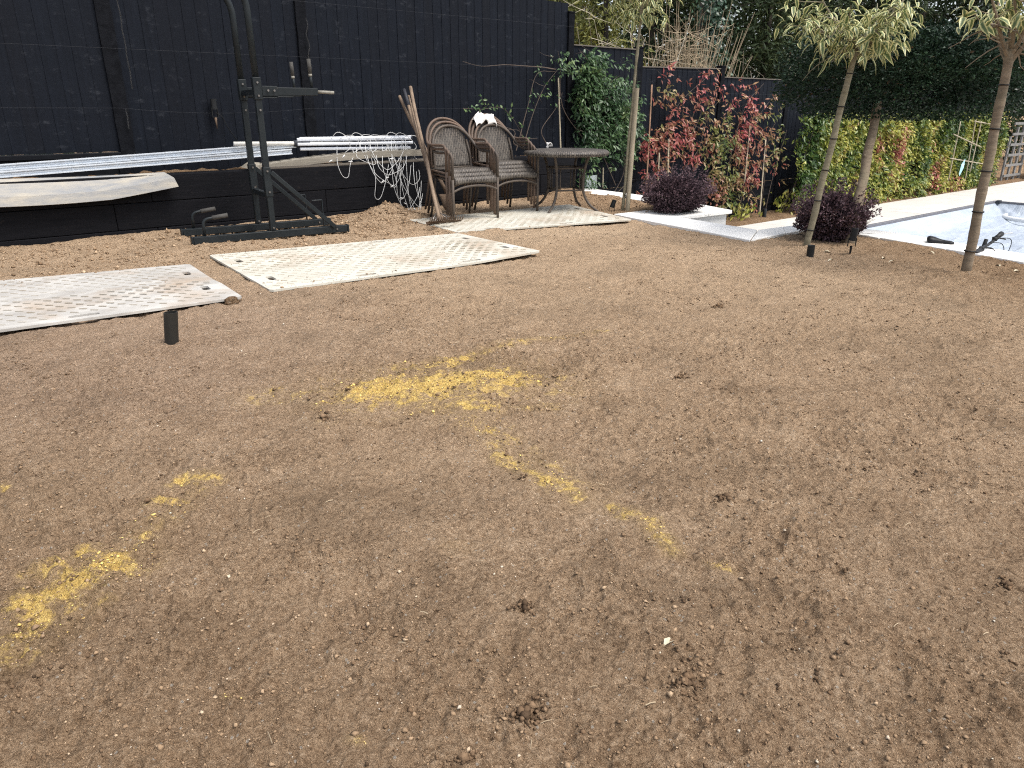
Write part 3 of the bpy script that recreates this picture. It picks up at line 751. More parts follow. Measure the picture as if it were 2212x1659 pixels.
for P in ([(5.50, 3.60), (5.97, 3.85), (6.08, 4.86), (5.71, 4.95)], [(5.71, 4.965), (6.08, 4.875), (6.985, 4.86), (7.12, 5.36), (5.79, 5.38)],
          [(5.99, 3.62), (6.60, 3.62), (6.68, 3.735), (5.985, 3.80)], [(6.62, 3.60), (6.20, 1.72), (5.66, -1.0), (5.88, -1.03), (6.47, 1.69), (6.82, 3.08), (6.82, 3.73)], [(7.02, 5.98), (7.33, 5.98), (7.46, 7.54), (7.10, 7.54)], [(6.99, 5.40), (7.17, 5.40), (7.28, 5.97), (7.03, 5.97)]):
    body.prism(ccw(P), DECK - .1, -.0185)
body.build('wall_body', M_RENDER, rw)

# lower terrace: slabs round the pool
PX0, PX1, PY1, PY0 = 10.8, 17.45, 5.68, -2.2
dk = thing('terrace', None, None, (12, 4, DECK)); tag(dk, kind='structure')
MB().b2(5.7, 26, PY1, 7.0, DECK - .95, DECK - .030).b2(5.9, PX0, -6, PY1 - .0005, DECK - .95, DECK - .0301).b2(PX1, 26, -6, PY1 - .0005, DECK - .95, DECK - .0301).build('terrace_bed', M_GROUT, dk)
n = 0
def slab(x0, x1, y0, y1):
    e = .003
    MB().b2(x0 + e, x1 - e, y0 + e, y1 - e, DECK - .0295, DECK + random.uniform(-.0008, .0008)).build('slab', M_SLAB, dk)
yy = [PY1 + .02, PY1 + .62, 7.0]
for r in range(2):
    x = 6.2 + (.3 if r else 0) + (.95 if r else 0)
    while x < 23.2:
        if x > 7.4 or r == 0: slab(x, x + .9, yy[r], yy[r + 1])
        x += .9
x = PX1 + .02
for k in range(6):
    y = PY1 + .02
    while y > -1.5:
        slab(x + .9 * k, x + .9 * k + .9, y - .6, y); y -= .6
for k in range(5):
    y = PY1 + .02
    while y > 1.0:
        x0 = PX0 - .02 - .9 * (k + 1)
        if x0 > 6.95: slab(x0, x0 + .9, y - .6, y)
        y -= .6
# pool: liner walls, track and cover
pool = thing('swimming_pool', 'sunken rectangular pool under a rippled pale blue cover', 'pool', (14, 2, DECK - .3))
MB().b2(PX0, PX1, PY1 - .03, PY1 - .005, DECK - .5, DECK - .035).b2(PX1 - .03, PX1 - .005, PY0, PY1 - .031, DECK - .5, DECK - .035).b2(PX0 + .005, PX0 + .03, PY0, PY1 - .031, DECK - .5, DECK - .035).build('liner_wall', M_SKIRT, pool)
MB().b2(PX0, PX1 - .001, PY1 - .05, PY1 + .018, DECK - .034, DECK + .022).build('cover_track', M_TRACK, pool, False, .006)
MB().b2(PX1 - .05, PX1 + .018, PY0, PY1 - .06, DECK - .034, DECK + .022).build('cover_track', M_TRACK, pool, False, .006)
MB().b2(PX1 - .12, PX1 + .0, PY1 - .13, PY1 - .055, DECK - .02, DECK + .04).build('track_corner', M_HUB, pool, False, .008)
gx, gy = np.meshgrid(np.linspace(PX0 + .03, PX1 - .052, 200), np.linspace(PY0, PY1 - .052, 200))
ex = np.minimum.reduce([gx - PX0 - .03, PX1 - .052 - gx, PY1 - .052 - gy])
sag = -.02 - .30 * (1 - np.exp(-np.maximum(ex, 0) / .26))
sag = np.where(ex > .75, sag, sag) + (fbm(gx * 1.6 + gy * 1.2, gy * 4.4 - gx * 2.4, 4, 61) - .5) * .05 * np.clip(ex / .5, 0, 1)
cornr = np.hypot(gx - PX1, gy - PY1); sag += .05 * np.exp(-cornr / .7) * np.sin(np.arctan2(gy - PY1, gx - PX1) * 14) * np.clip(ex / .25, 0, 1)
V = np.stack([gx, gy, DECK + sag], -1).reshape(-1, 3) - np.array(woff(pool)); q = 200
I, J = np.meshgrid(np.arange(q - 1), np.arange(q - 1), indexing='ij')
me = raw_mesh('cover_sheet', V, np.stack([I * q + J, I * q + J + 1, (I + 1) * q + J + 1, (I + 1) * q + J], -1).reshape(-1, 4)); me.shade_smooth()
link('cover_sheet', me, M_COVER, pool)
# hose ring floating on the cover
hc = G(2240, 474, DECK - .24)
hp = [hc + Vector((.55 * math.cos(a), .55 * math.sin(a), .02)) for a in np.linspace(0, 2 * math.pi, 40)]
mb = MB(); mb.tube(hp, .042, 10); tag(mb.build('pool_hose', M_HOSE, smooth=True), 'white pool hose coiled on the cover at the right edge', 'hose')
# hedge bed beyond the terrace
gx, gy = np.meshgrid(np.linspace(7.3, 26, 260), np.linspace(6.98, 7.75, 26))
gzz = DECK - .02 + .05 * np.clip((gy - 6.98) / .25, 0, 1) + (fbm(gx * 6, gy * 6, 3, 71) - .5) * .05 * np.clip((gy - 6.98) / .06, 0, 1)
V = np.stack([gx, gy, gzz], -1).reshape(-1, 3); I, J = np.meshgrid(np.arange(25), np.arange(259), indexing='ij')
me = raw_mesh('planting_bed', V, np.stack([I * 260 + J, I * 260 + J + 1, (I + 1) * 260 + J + 1, (I + 1) * 260 + J], -1).reshape(-1, 4)); me.shade_smooth()
tag(link('hedge_bed', me, M_SOIL2), kind='structure')

# ================================================================ SLEEPER WALL AND BED
WY = 7.20
sw = thing('sleeper_wall', 'black painted timber sleeper wall along the foot of the fence', 'wall', (3.2, WY + .1, 0))
def sx(px, y, t=WY): return T(px, y, t).x
def course(z0, z1, joints, y0):
    for k in range(len(joints) - 1):
        MB().b2(joints[k] + .002, joints[k + 1] - .002, y0 + random.uniform(-.003, .003), y0 + .2, z0, z1).build('sleeper', M_SLEEP, sw, False, .006)
course(.284, .512, [-1.9, sx(327, 420), 4.12, 6.52, 6.90], WY)
course(.056, .280, [-1.5, sx(455 * .5468, 460), 3.36, sx(816, 450), 6.3, 6.88], WY + .004)
course(-.16, .052, [-.7, sx(342, 500), 3.95, sx(876, 480), 6.85], WY - .004)
gx, gy = np.meshgrid(np.linspace(-2.2, 6.92, 300), np.linspace(WY + .19, 7.72, 24))
gzz = .475 + (fbm(gx * 7, gy * 7, 4, 33) - .4) * .09 + .03 * np.clip((gy - WY - .3) / .2, 0, 1)
V = np.stack([gx, gy, gzz], -1).reshape(-1, 3); I, J = np.meshgrid(np.arange(23), np.arange(299), indexing='ij')
me = raw_mesh('raised_bed_soil', V, np.stack([I * 300 + J, I * 300 + J + 1, (I + 1) * 300 + J + 1, (I + 1) * 300 + J], -1).reshape(-1, 4)); me.shade_smooth()
tag(link('raised_bed', me, M_SOIL2), kind='structure')

# ================================================================ FENCE
FY = 7.66
def fence_panel(x0, x1, z0, z1, label, bw=.118, cap=False, lean=0.0, ztop=None):
    r = thing('fence', label, 'fence', ((x0 + x1) / 2, FY, z0), 'dark fence panels along the back')
    n = max(1, round((x1 - x0) / bw)); w = (x1 - x0) / n
    for k in range(n):
        a, b = x0 + k * w, x0 + (k + 1) * w + .012
        if k == n - 1: b = x1 - .002
        j = random.uniform(-.0012, .0012); zt = z1 + (ztop - z1) * (k + .5) / n if ztop else z1
        m = MB(); f0, f1 = FY - .0115 + j, FY - .007 + j
        m.add([(a, f0, z0 + random.uniform(-.006, .004)), (b, f1, z0 + random.uniform(-.006, .004)), (b, FY + .006, z0), (a, FY + .006, z0), (a, f0, zt), (b, f1, zt), (b, FY + .006, zt), (a, FY + .006, zt)],
              [(0, 3, 2, 1), (4, 5, 6, 7), (0, 1, 5, 4), (1, 2, 6, 5), (2, 3, 7, 6), (3, 0, 4, 7)])
        m.build('board', M_FENCE, r)
    for z in (z0 + .15, (z0 + z1) / 2, z1 - .15): MB().b2(x0 + .01, x1 - .01, FY + .008, FY + .045, z - .035, z + .035).build('rail', M_FENCE, r)
    if cap:
        zt = ztop or z1
        m = MB(); m.beam((x0, FY - .002, z1 + .008), (x1, FY - .002, zt + .008), .05, .014); m.build('capping', M_TIMBER, r)
    return r
def gravel_board(x0, x1, z0, z1, label, ribs=0):
    r = thing('gravel_board', label, 'gravel board', ((x0 + x1) / 2, FY, z0), 'gravel boards under the fence panels')
    MB().b2(x0, x1, FY - .012, FY + .03, z0, z1).build('slab', M_GRAVELB, r)
    if not ribs:
        m = MB(); w = .045                                            # raised frame round a recessed panel
        m.b2(x0, x1, FY - .034, FY - .0121, z1 - w, z1).b2(x0, x1, FY - .034, FY - .0121, z0, z0 + w)
        m.b2(x0, x0 + w, FY - .034, FY - .0121, z0 + w, z1 - w).b2(x1 - w, x1, FY - .034, FY - .0121, z0 + w, z1 - w)
        m.build('raised_frame', M_GRAVELB, r, False, .006)
    for k in range(ribs):
        z = z0 + (k + .5) * (z1 - z0) / ribs
        MB().b2(x0, x1, FY - .03, FY - .0121, z - .018, z + .018).build('rib', M_GRAVELB, r, False, .006)
def fence_post(x, z0, z1, label, w=.10, y=None, cap=True, lean=0.0):
    y = FY - .035 if y is None else y
    r = thing('fence_post', label, 'post', (x, y, z0), 'posts of the dark back fence')
    n = 26; m = MB(); rows = []                                       # rough-faced concrete post
    for k in range(n + 1):
        z = z0 + (z1 - z0) * k / n; xl = x + lean * (z - z0)
        j = lambda: random.uniform(-.004, .004)
        rows.append([(xl - w / 2 + j(), y + .10, z), (xl - w / 2 + j(), y + j(), z), (xl + w / 2 + j(), y + j(), z), (xl + w / 2 + j(), y + .10, z)])
    vs = [p for q in rows for p in q]; fs = [(0, 1, 2, 3), (4 * n + 3, 4 * n + 2, 4 * n + 1, 4 * n)]
    for k in range(n):
        for e in range(4): fs.append((4 * k + e, 4 * k + (e + 1) % 4, 4 * k + 4 + (e + 1) % 4, 4 * k + 4 + e))
    m.add(vs, [f[::-1] for f in fs]); m.build('shaft', M_POST, r)
    if cap: MB().b2(x + lean * (z1 - z0) - w / 2 - .008, x + lean * (z1 - z0) + w / 2 + .008, y - .008, y + .11, z1 + .001, z1 + .02).build('post_cap', M_POST, r, False, .005)
pA, pB, pC, pD = 1.66, 3.46, 5.29, 7.17
pE, pF, pG, pH = 8.53, 10.49, 12.42, 14.3
fence_panel(-.30, pA - .055, .70, 2.42, 'black board fence panel cut by the left edge of the picture')
fence_panel(pA + .055, pB - .055, .46, 2.42, 'black board fence panel behind the exercise frame')
fence_panel(pB + .055, pC - .0065, .46, 2.40, 'black board fence panel above the folded clothes dryer')
fence_panel(pC - .006, pD - .045, .46, 2.36, 'black board fence panel behind the wicker chairs', cap=False, ztop=2.33)
fence_panel(pD + .05, pE - .055, -.02, 1.845, 'dark fence panel behind the green jasmine', cap=True)
fence_panel(pE + .055, pF - .05, -.14, 1.625, 'dark fence panel behind the reddest climber', cap=True, ztop=1.655)
fence_panel(pF + .05, pG - .05, -.14, 1.535, 'dark fence panel behind the half green half red climber', cap=True)
xs = [pG, pH, 16.2, 18.1, 20.0, 21.9]
LH = ['between the half red climber and the dark tree crown', 'hidden behind the near half of the yellow-green hedge', 'hidden behind the middle of the hedge', 'hidden behind the far half of the hedge', 'hidden at the far end of the hedge']
for k in range(5):
    fence_panel(xs[k] + .05, xs[k + 1] - .05, -.14, 1.50 - .05 * k, 'dark fence panel ' + LH[k])
    gravel_board(xs[k] + .05, xs[k + 1] - .05, DECK - .05, -.15, 'black ribbed gravel board ' + LH[k].replace('hidden ', ''), 4)
    fence_post(xs[k + 1], DECK - .1, 1.52 - .05 * k, 'dark fence post ' + LH[k].replace('hidden ', 'ending the panel '))
gravel_board(-.30, pA - .056, .46, .692, 'black panelled gravel board at the left edge above the steel channels')
gravel_board(pE + .055, pF - .05, DECK - .05, -.15, 'black ribbed gravel board under the reddest climber', 4)
gravel_board(pF + .05, pG - .05, DECK - .05, -.15, 'black ribbed gravel board under the half red climber', 4)
gravel_board(pD + .05, pE - .055, -.30, -.03, 'black gravel board under the green jasmine', 1)
fence_post(pA, .40, 2.45, 'rough black fence post left of the exercise frame', .125)
fence_post(pB, .40, 2.45, 'rough black fence post behind the handles of the exercise frame', .11)
fence_post(pD, -.3, 2.22, 'tall black post ending the high fence beside the jasmine', .095)
fence_post(pE, -.6, 1.87, 'dark fence post behind the leftmost staked tree', .10)
fence_post(pF, DECK - .1, 1.69, 'dark fence post between the two reddish climbers', .10)
fence_post(pG, DECK - .1, 1.58, 'dark fence post right of the half red climber', .10)
# training wires with their eyes
def wire(z, label, sag=None, x0=-.5, x1=7.1):
    pts = []
    stops = [x0, pA, pB, pC, pD] if x0 < 0 else [x0, x1]
    for k in range(len(stops) - 1):
        for i in range(8):
            t = i / 8; pts.append((stops[k] + (stops[k + 1] - stops[k]) * t, FY - .06, z - (sag[k] if sag else 0) * 4 * t * (1 - t)))
    pts.append((stops[-1], FY - .06, z))
    m = MB(); m.tube(pts, .0011, 5); tag(m.build('training_wire', M_WIRE), label, 'wire', 'training wires strung along the fence')
wire(1.555, 'upper training wire strung along the black fence')
wire(1.068, 'slack lower training wire along the black fence', [.0, .045, .0, 0])
wire(2.06, 'topmost training wire near the top of the black fence')
wire(1.60, 'training wire across the panel with the reddest climber', None, pE + .05, pF - .05)
wire(1.30, 'training wire across the panel with the half red climber', None, pF + .05, pG - .05)
def chain(p, n, label, r=.006, sway=.01):
    m = MB(); p = Vector(p)
    for k in range(n):
        c = p + Vector((math.sin(k * .4) * sway, 0, -k * r * 2.3)); ax = (1, 0, 0) if k % 2 else (0, 1, 0)
        pts = [c + Vector(ax) * (r * .75 * math.cos(a)) + Vector((0, 0, r * 1.6 * math.sin(a))) for a in np.linspace(0, 2 * math.pi, 9)]
        m.tube(pts, r * .33, 4, False)
    tag(m.build('chain', M_CHAIN), label, 'chain')
chain(T(247, -40, FY - .07), 62, 'thin steel chain hanging down the left fence post', .006, .003)
chain(T(272, 238, FY - .07), 12, 'short chain end at the lower wire on the left post', .006, .003)
chain(T(661, 40, FY - .07), 40, 'thin chain hanging down the middle fence post', .0055, .012)
# ================================================================ GROUND MATS
def ground_mat(key, label, m_sheet, m_lug, slots, nx, ny, z=.016, warp=None):
    Q = [Vector((q[0], q[1])) for q in MATS[key]]
    W = ((Q[3] - Q[0]).length + (Q[2] - Q[1]).length) / 2; Hh = ((Q[1] - Q[0]).length + (Q[2] - Q[3]).length) / 2
    warp = warp or (lambda u, v: 0.0)
    def P(u, v, dz=0.0):                                             # u along the length, v from the far to the near edge
        a = Q[0].lerp(Q[3], u); b = Q[1].lerp(Q[2], u); c = a.lerp(b, v); return Vector((c.x, c.y, z + warp(u, v) + dz))
    c0 = P(.5, .5); r = thing('ground_mat', label, 'mat', (c0.x, c0.y, 0), 'ground protection mats laid on the soil')
    bm = bmesh.new(); edges = []
    def loop(uv):
        vs = [bm.verts.new(P(u, v)) for u, v in uv]
        edges.extend(bm.edges.new((vs[i], vs[(i + 1) % len(vs)])) for i in range(len(vs)))
    rc = .02; out = []
    for k in range(13): out.append((rc / W + (1 - 2 * rc / W) * k / 12, 0))
    for k in range(7): out.append((1, rc / Hh + (1 - 2 * rc / Hh) * k / 6))
    for k in range(13): out.append((1 - rc / W - (1 - 2 * rc / W) * k / 12, 1))
    for k in range(7): out.append((0, 1 - rc / Hh - (1 - 2 * rc / Hh) * k / 6))
    loop(out)
    for (u, v, hor) in slots:
        a, b = (.075, .024) if hor else (.024, .062); pts = []
        for k in range(14):
            q = 2 * math.pi * k / 14; cx = (a - b if hor else 0) * (1 if math.cos(q) > 0 else -1); cy = (0 if hor else b - a) * (1 if math.sin(q) > 0 else -1); rr = min(a, b)
            pts.append((u + (cx + rr * math.cos(q)) / W, v + (cy + rr * math.sin(q)) / Hh))
        loop(pts)
    g = bmesh.ops.triangle_fill(bm, edges=edges, use_beauty=True, use_dissolve=False)
    faces = [f for f in g['geom'] if isinstance(f, bmesh.types.BMFace)]
    for f in faces:
        if f.normal.z < 0: f.normal_flip()
    ex = bmesh.ops.extrude_face_region(bm, geom=faces)
    for v in ex['geom']:
        if isinstance(v, bmesh.types.BMVert): v.co.z -= .014
    bmesh.ops.recalc_face_normals(bm, faces=bm.faces)
    for v in bm.verts: v.co -= r.location
    me = bpy.data.meshes.new('sheet'); bm.to_mesh(me); bm.free(); link('sheet', me, m_sheet, r)
    m = MB(); ang = rad(-40); R = Matrix.Rotation(ang, 3, 'Z')
    for i in range(nx):
        for j in range(ny):
            u = (i + .5 + (.25 if j % 2 else -.25) + random.uniform(-.03, .03)) / nx; v = (j + .5) / ny
            if min(u * W, (1 - u) * W, v * Hh, (1 - v) * Hh) < .045: continue
            if any(abs(u - s[0]) * W < (.11 if s[2] else .06) and abs(v - s[1]) * Hh < (.06 if s[2] else .10) for s in slots): continue
            if random.random() < .03: continue
            c = P(u, v, .0022)
            m.box(c, (.040, .010, .0045), R)
    o = m.build('tread_lugs', m_lug, r); tag(o, kind='stuff')
    return r, P
ground_mat('left', 'grey white ground mat with tyre smears at the left edge', M_MATW, M_LUGW,
           [(.955, .27, False), (.945, .72, False), (.30, .93, True), (.62, .945, True), (.42, .06, True)], 22, 21, .020, lambda u, v: .012 * (v > .5) * u * u)
ground_mat('mid', 'cream ground mat with eight slots lying in the middle of the soil', M_MATC, M_LUGC,
           [(.055, .25, False), (.055, .76, False), (.945, .25, False), (.95, .72, False), (.27, .055, True), (.62, .05, True), (.32, .945, True), (.72, .945, True)], 23, 23, .018, lambda u, v: .022 * max(0, u - .7) / .3 * v)
ground_mat('right', 'cream ground mat under the wicker chairs and table', M_MATC, M_LUGC,
           [(.95, .25, False), (.93, .75, False), (.25, .06, True), (.62, .055, True), (.2, .94, True), (.62, .945, True)], 21, 19, .020, lambda u, v: .010 * u)
# stone at the mat corner
def stone_lump(name, px, py, r, label, cat, mat, z=0.0, sq=(1, .8, .7)):
    P = G(px, py, z); bm = bmesh.new(); bmesh.ops.create_icosphere(bm, subdivisions=3, radius=r)
    for v in bm.verts:
        n = v.co.normalized(); f = 1 + .35 * (float(fbm(np.array([n.x * 2 + px]), np.array([n.y * 2 + n.z * 3]), 3, 3)[0]) - .5) * 2
        v.co = Vector((v.co.x * sq[0], v.co.y * sq[1], v.co.z * sq[2])) * f
    me = bpy.data.meshes.new(name); bm.to_mesh(me); bm.free()
    o = link(name, me, mat); o.location = (P.x, P.y, P.z + r * sq[2] * .6); tag(o, label, cat)
stone_lump('soil_lump', 502, 658, .040, 'hard lump of dry earth at the near corner of the left mat', 'soil lump', M_SOIL2)
stone_lump('stone', 728, 1474 / 1.8228, .012, 'pale chip of stone in the soil by the left mat', 'stone', M_COPE) if False else None
stone_lump('stone', 675, 497, .022, 'small stone beside the base rail of the exercise frame', 'stone', M_PLANK2)
# cut-off pipe standing in the soil
P = G(371, 742)
r = thing('pipe_stub', 'short black plastic pipe standing upright in the soil by the left mat', 'pipe', (P.x, P.y, 0))
m = MB(); ro, ri, hh = .0315, .0265, .155
m.lathe([(ro, -.05), (ro, hh * .5), (ro, hh), (ri, hh), (ri, hh * .4), (ri, .01), (.001, .01)], 28, (P.x, P.y, 0)); m.xf(Matrix.Translation(P) @ Matrix(((1, 0, RT.x * .13, 0), (0, 1, RT.y * .13, 0), (0, 0, 1, 0), (0, 0, 0, 1))) @ Matrix.Translation(-P)); m.build('pipe_wall', M_PIPE, r, 'auto')

# ================================================================ EXERCISE FRAME
RK = thing('exercise_frame', 'black steel dip and pull-up frame standing against the sleeper wall', 'exercise frame', (2.40, 6.26, 0), None, rad(-7))
w = .05
def rk(name, m, mat=M_STEEL, parent=RK, sm='auto', bv=.004): return m.build(name, mat, parent, sm, bv, local=True)
for y in (0, .50):
    rail = rk('base_rail', MB().b2(-.655, .66, y - .03, y + .03, .012, .072))
    rk('end_cap', MB().b2(-.672, -.656, y - .033, y + .033, .009, .075).b2(.661, .677, y - .033, y + .033, .009, .075), M_STEEL, rail)
    up = rk('upright', MB().b2(-w / 2, w / 2, y - w / 2, y + w / 2, .073, 1.19))
    rk('sleeve', MB().b2(-.031, .031, y - .031, y + .031, .36, .60), M_STEEL, up)
    rk('sleeve', MB().b2(-.033, .033, y - .033, y + .033, 1.13, 1.30), M_STEEL, up)
    top = fillet([(-.0, y, 1.28), (-.008, y, 1.98), (-.42, y, 2.06)], .22, 8)
    m = MB(); m.tube(top, .027, 12); rk('curved_top', m, M_STEEL, RK, True, 0)
    m = MB(); m.tube([(-.40, y, 2.055), (-.52, y, 2.08)], .031, 12); rk('grip', m, M_GRIP, RK, True, 0)
    m = MB(); m.beam((.03, y - .033 if y == 0 else y + .0, .56), (.545, y - .033 if y == 0 else y + .0, .065), .018, .038); rk('brace', m)
    # push-up handle on the left end
    m = MB(); m.tube(fillet([(-.56, y, .07), (-.56, y, .205), (-.40, y - .005, .225)], .05, 6), .013, 10); h = rk('push_up_handle', m, M_STEEL, RK, True, 0)
    m = MB(); m.tube([(-.485, y - .002, .2145), (-.36, y - .006, .230)], .018, 10); rk('grip', m, M_GRIP, h, True, 0)
    # foot bracket on the right
    m = MB(); m.beam((.375, y + .045, .30), (.47, y + .045, .30), .03, .008); m.beam((.466, y + .045, .30), (.466, y + .045, .07), .03, .008, (1, 0, 0)); rk('foot_bracket', m)
    # dip arm
    m = MB(); m.b2(.035, .50, y - .021, y + .021, 1.165, 1.225); a = rk('dip_arm', m)
    rk('mount_plate', MB().b2(.034, .16, y - .026, y + .026, 1.158, 1.235).b2(.034, .29, y - .02, y + .02, 1.150, 1.1575), M_STEEL, a)
    m = MB(); m.tube([(.501, y, 1.195), (.64, y - .01, 1.190)], .013, 10); rk('grip', m, M_GRIPP, a, True, 0)
    m = MB(); m.tube([(.455, y, 1.225), (.452, y, 1.33)], .0125, 10); rk('handle_stem', m, M_STEEL, a, True, 0)
    m = MB(); m.tube([(.4525, y, 1.315), (.451, y, 1.335)], .0155, 10); rk('handle_collar', m, M_GRIPP, a, True, 0)
    m = MB(); m.tube([(.451, y, 1.336), (.448, y, 1.45)], .0165, 10); rk('upright_grip', m, M_GRIP, a, True, 0)
    for (bx, bz) in ((0, .57), (0, .40), (0, .10), (.56, .045), (.08, 1.2), (.13, 1.2), (-.0, 1.26), (-.0, 1.16), (0, 1.05)):
        m = MB(); m.tube([(bx, y - .034, bz), (bx, y - .043, bz)], .009, 6); rk('bolt', m, M_BOLT, RK, False, 0)
rk('crossbar', MB().b2(-.022, .022, .034, .466, .345, .39))
rk('crossbar', MB().b2(-.02, .02, .034, .466, 1.165, 1.21))
m = MB(); m.tube([(-.46, -.06, 2.075), (-.46, .56, 2.075)], .015, 10); rk('pull_up_bar', m, M_STEEL, RK, True, 0)

# ================================================================ THINGS LYING ON THE SLEEPER WALL
# two galvanised channels
def channel(p0, p1, label, w=.05, h=.036):
    p0, p1 = Vector(p0), Vector(p1); r = thing('steel_channel', label, 'steel channel', p0, 'galvanised channels lying along the wall')
    x = (p1 - p0).normalized(); z = x.cross(Vector((0, 0, 1))).normalized(); y = z.cross(x)
    t = .004; prof = [(-w / 2, 0), (-w / 2, h), (-w / 2 + .010, h), (-w / 2 + .014, h * .35), (-.006, h * .35), (-.004, h * .6), (.004, h * .6), (.006, h * .35), (w / 2 - .014, h * .35), (w / 2 - .010, h), (w / 2, h), (w / 2, 0)]
    vs = [p + y * a + z * b for p in (p0, p1) for a, b in prof]; n = len(prof)
    m = MB(); m.add(vs, [(i, (i + 1) % n, n + (i + 1) % n, n + i) for i in range(n)] + [tuple(range(n - 1, -1, -1)), tuple(range(n, 2 * n))]); m.build('profile', M_GALV, r)
    L = (p1 - p0).length
    for k in range(7):
        c = p0 + x * (L * (k + .5) / 7) + z * (h * .6 + .003); m = MB(); m.tube([c - z * .002, c + z * .004], .006, 8); m.build('rivet', M_GALV, r)
channel(T(-190, 392, 7.33), T(628, 327, 7.36), 'front galvanised steel channel resting along the top of the sleeper wall')
channel(T(-190, 376, 7.42), T(636, 313, 7.45), 'rear galvanised steel channel resting along the wall, against the fence')
# weathered warped board hanging over the wall
r = thing('warped_board', 'warped weathered grey board lying on the wall at the left', 'board', (1.0, 7.2, .5))
N = 24; rows = []
for k in range(N + 1):
    s = k / N; x = -.35 + 2.22 * s
    zf = .425 - .055 * math.sin(s * 3.0) - .02 * s + (.045 if s > .75 else 0) * (s - .75) * 4; zb = .532 + .008 * math.sin(s * 6)
    y0, y1 = 7.10, 7.31
    if k == N: x -= .0
    rows.append([(x + .03, 7.075, zf - .03), (x + .01, 7.10, zf + .045), (x - .03, 7.24, zb), (x - .03, 7.245, zb - .02), (x + .01, 7.125, zf + .03), (x + .03, 7.098, zf - .035)])
vs = [p for q in rows for p in q]; fs = []
for k in range(N):
    for e in range(6): fs.append((6 * k + e, 6 * k + 6 + e, 6 * k + 6 + (e + 1) % 6, 6 * k + (e + 1) % 6))
fs += [tuple(range(6)), tuple(6 * N + 5 - i for i in range(6))]
m = MB(); m.add(vs, fs); m.build('board_face', M_PLANK, r)
m = MB(); m.tube([(-.3, 7.36, .535), (.70, 7.34, .545)], .014, 8); tag(m.build('wooden_handle', M_HANDLE, smooth=True), 'thin brown wooden handle lying behind the warped board', 'handle')
# slatted timber tread laid on the wall
r = thing('slatted_timber', 'bowed grey timber with slats lying under the folded clothes dryer', 'timber', (3.5, 7.3, .52))
def bow(s): return .545 + .095 * math.sin(min(1, s * 1.25) * math.pi * .5)
N = 22; vs = []
for k in range(N + 1):
    s = k / N; x = 2.60 + 2.02 * s; z = bow(s); hgt = .062
    vs += [(x, 7.205, z - hgt), (x, 7.205, z), (x, 7.235, z), (x, 7.235, z - hgt)]
fs = [(4 * k + e, 4 * k + (e + 1) % 4, 4 * k + 4 + (e + 1) % 4, 4 * k + 4 + e) for k in range(N) for e in range(4)] + [(3, 2, 1, 0), (4 * N, 4 * N + 1, 4 * N + 2, 4 * N + 3)]
m = MB(); m.add(vs, fs); m.build('stringer', M_PLANK2, r)
for k in range(17):
    s = .03 + .055 * k; x = 2.60 + 2.02 * s; z = bow(s)
    MB().box((x, 7.325, z - .012 + .004), (.085, .18, .016), Matrix.Rotation(-.16, 3, 'Y')).build('slat', M_PLANK2, r)
m = MB(); m.add([(2.52, 7.19, .545), (2.60, 7.20, .590), (2.72, 7.24, .575), (2.70, 7.20, .520), (2.62, 7.19, .515)], [(0, 1, 2, 3, 4)[::-1]]); m.add([(2.52, 7.21, .545), (2.60, 7.22, .590), (2.72, 7.26, .575), (2.70, 7.22, .520), (2.62, 7.21, .515)], [(0, 1, 2, 3, 4)]); m.build('broken_end', M_PLANK2, r)
m = MB(); m.beam((2.70, 7.27, .523), (5.15, 7.27, .527), .14, .024); tag(m.build('grey_plank', M_TIMBER, bevel=.004), 'flat grey plank on top of the sleeper wall behind the tools', 'plank')
# folded rotary clothes dryer
r = thing('rotary_clothes_dryer', 'folded rotary clothes dryer with tangled white lines on the wall', 'clothes dryer', (3.5, 7.36, .66))
m = MB(); m.tube([T(505, 311, 7.36), T(640, 310, 7.36), T(760, 309, 7.36)], .021, 14); m.build('pole', M_WHITEP, r, True)
m = MB(); m.tube([T(634, 310, 7.36), T(652, 310, 7.36)], .031, 14); hb = m.build('hub', M_HUB, r, True)
MB().box(T(660, 310, 7.35), (.09, .05, .05)).build('hub_bracket', M_HUB, hb, False, .008)
for (y0, y1, t, ww) in ((302, 299, 7.35, .034), (312, 308, 7.30, .03), (322, 319, 7.32, .03), (300, 296, 7.44, .034)):
    a, b = T(642 + random.uniform(-2, 6), y0, t), T(886 + random.uniform(-4, 6), y1, t - .02)
    m = MB(); m.beam(a, b, .022, ww); m.build('arm', M_ALU, r, False, .008)
    m = MB(); m.beam(b, b + (b - a).normalized() * .012, .026, ww + .005); m.build('arm_tip', M_HUB, r, False, .004)
rl = random.Random(4)
LOOPS = [(728, 333, 748, 385, 764, 335), (770, 330, 806, 358, 800, 330), (800, 330, 818, 430, 840, 345), (826, 330, 852, 405, 868, 330), (780, 320, 850, 402, 872, 340), (812, 328, 840, 380, 880, 330),
         (836, 330, 868, 430, 888, 345), (850, 330, 905, 445, 892, 340), (856, 325, 912, 470, 898, 350), (840, 322, 893, 400, 903, 360), (800, 318, 838, 368, 872, 322), (846, 320, 880, 455, 906, 400), (868, 318, 886, 500, 912, 420), (790, 325, 826, 395, 846, 330), (860, 335, 896, 468, 910, 380), (876, 315, 905, 478, 914, 410)]
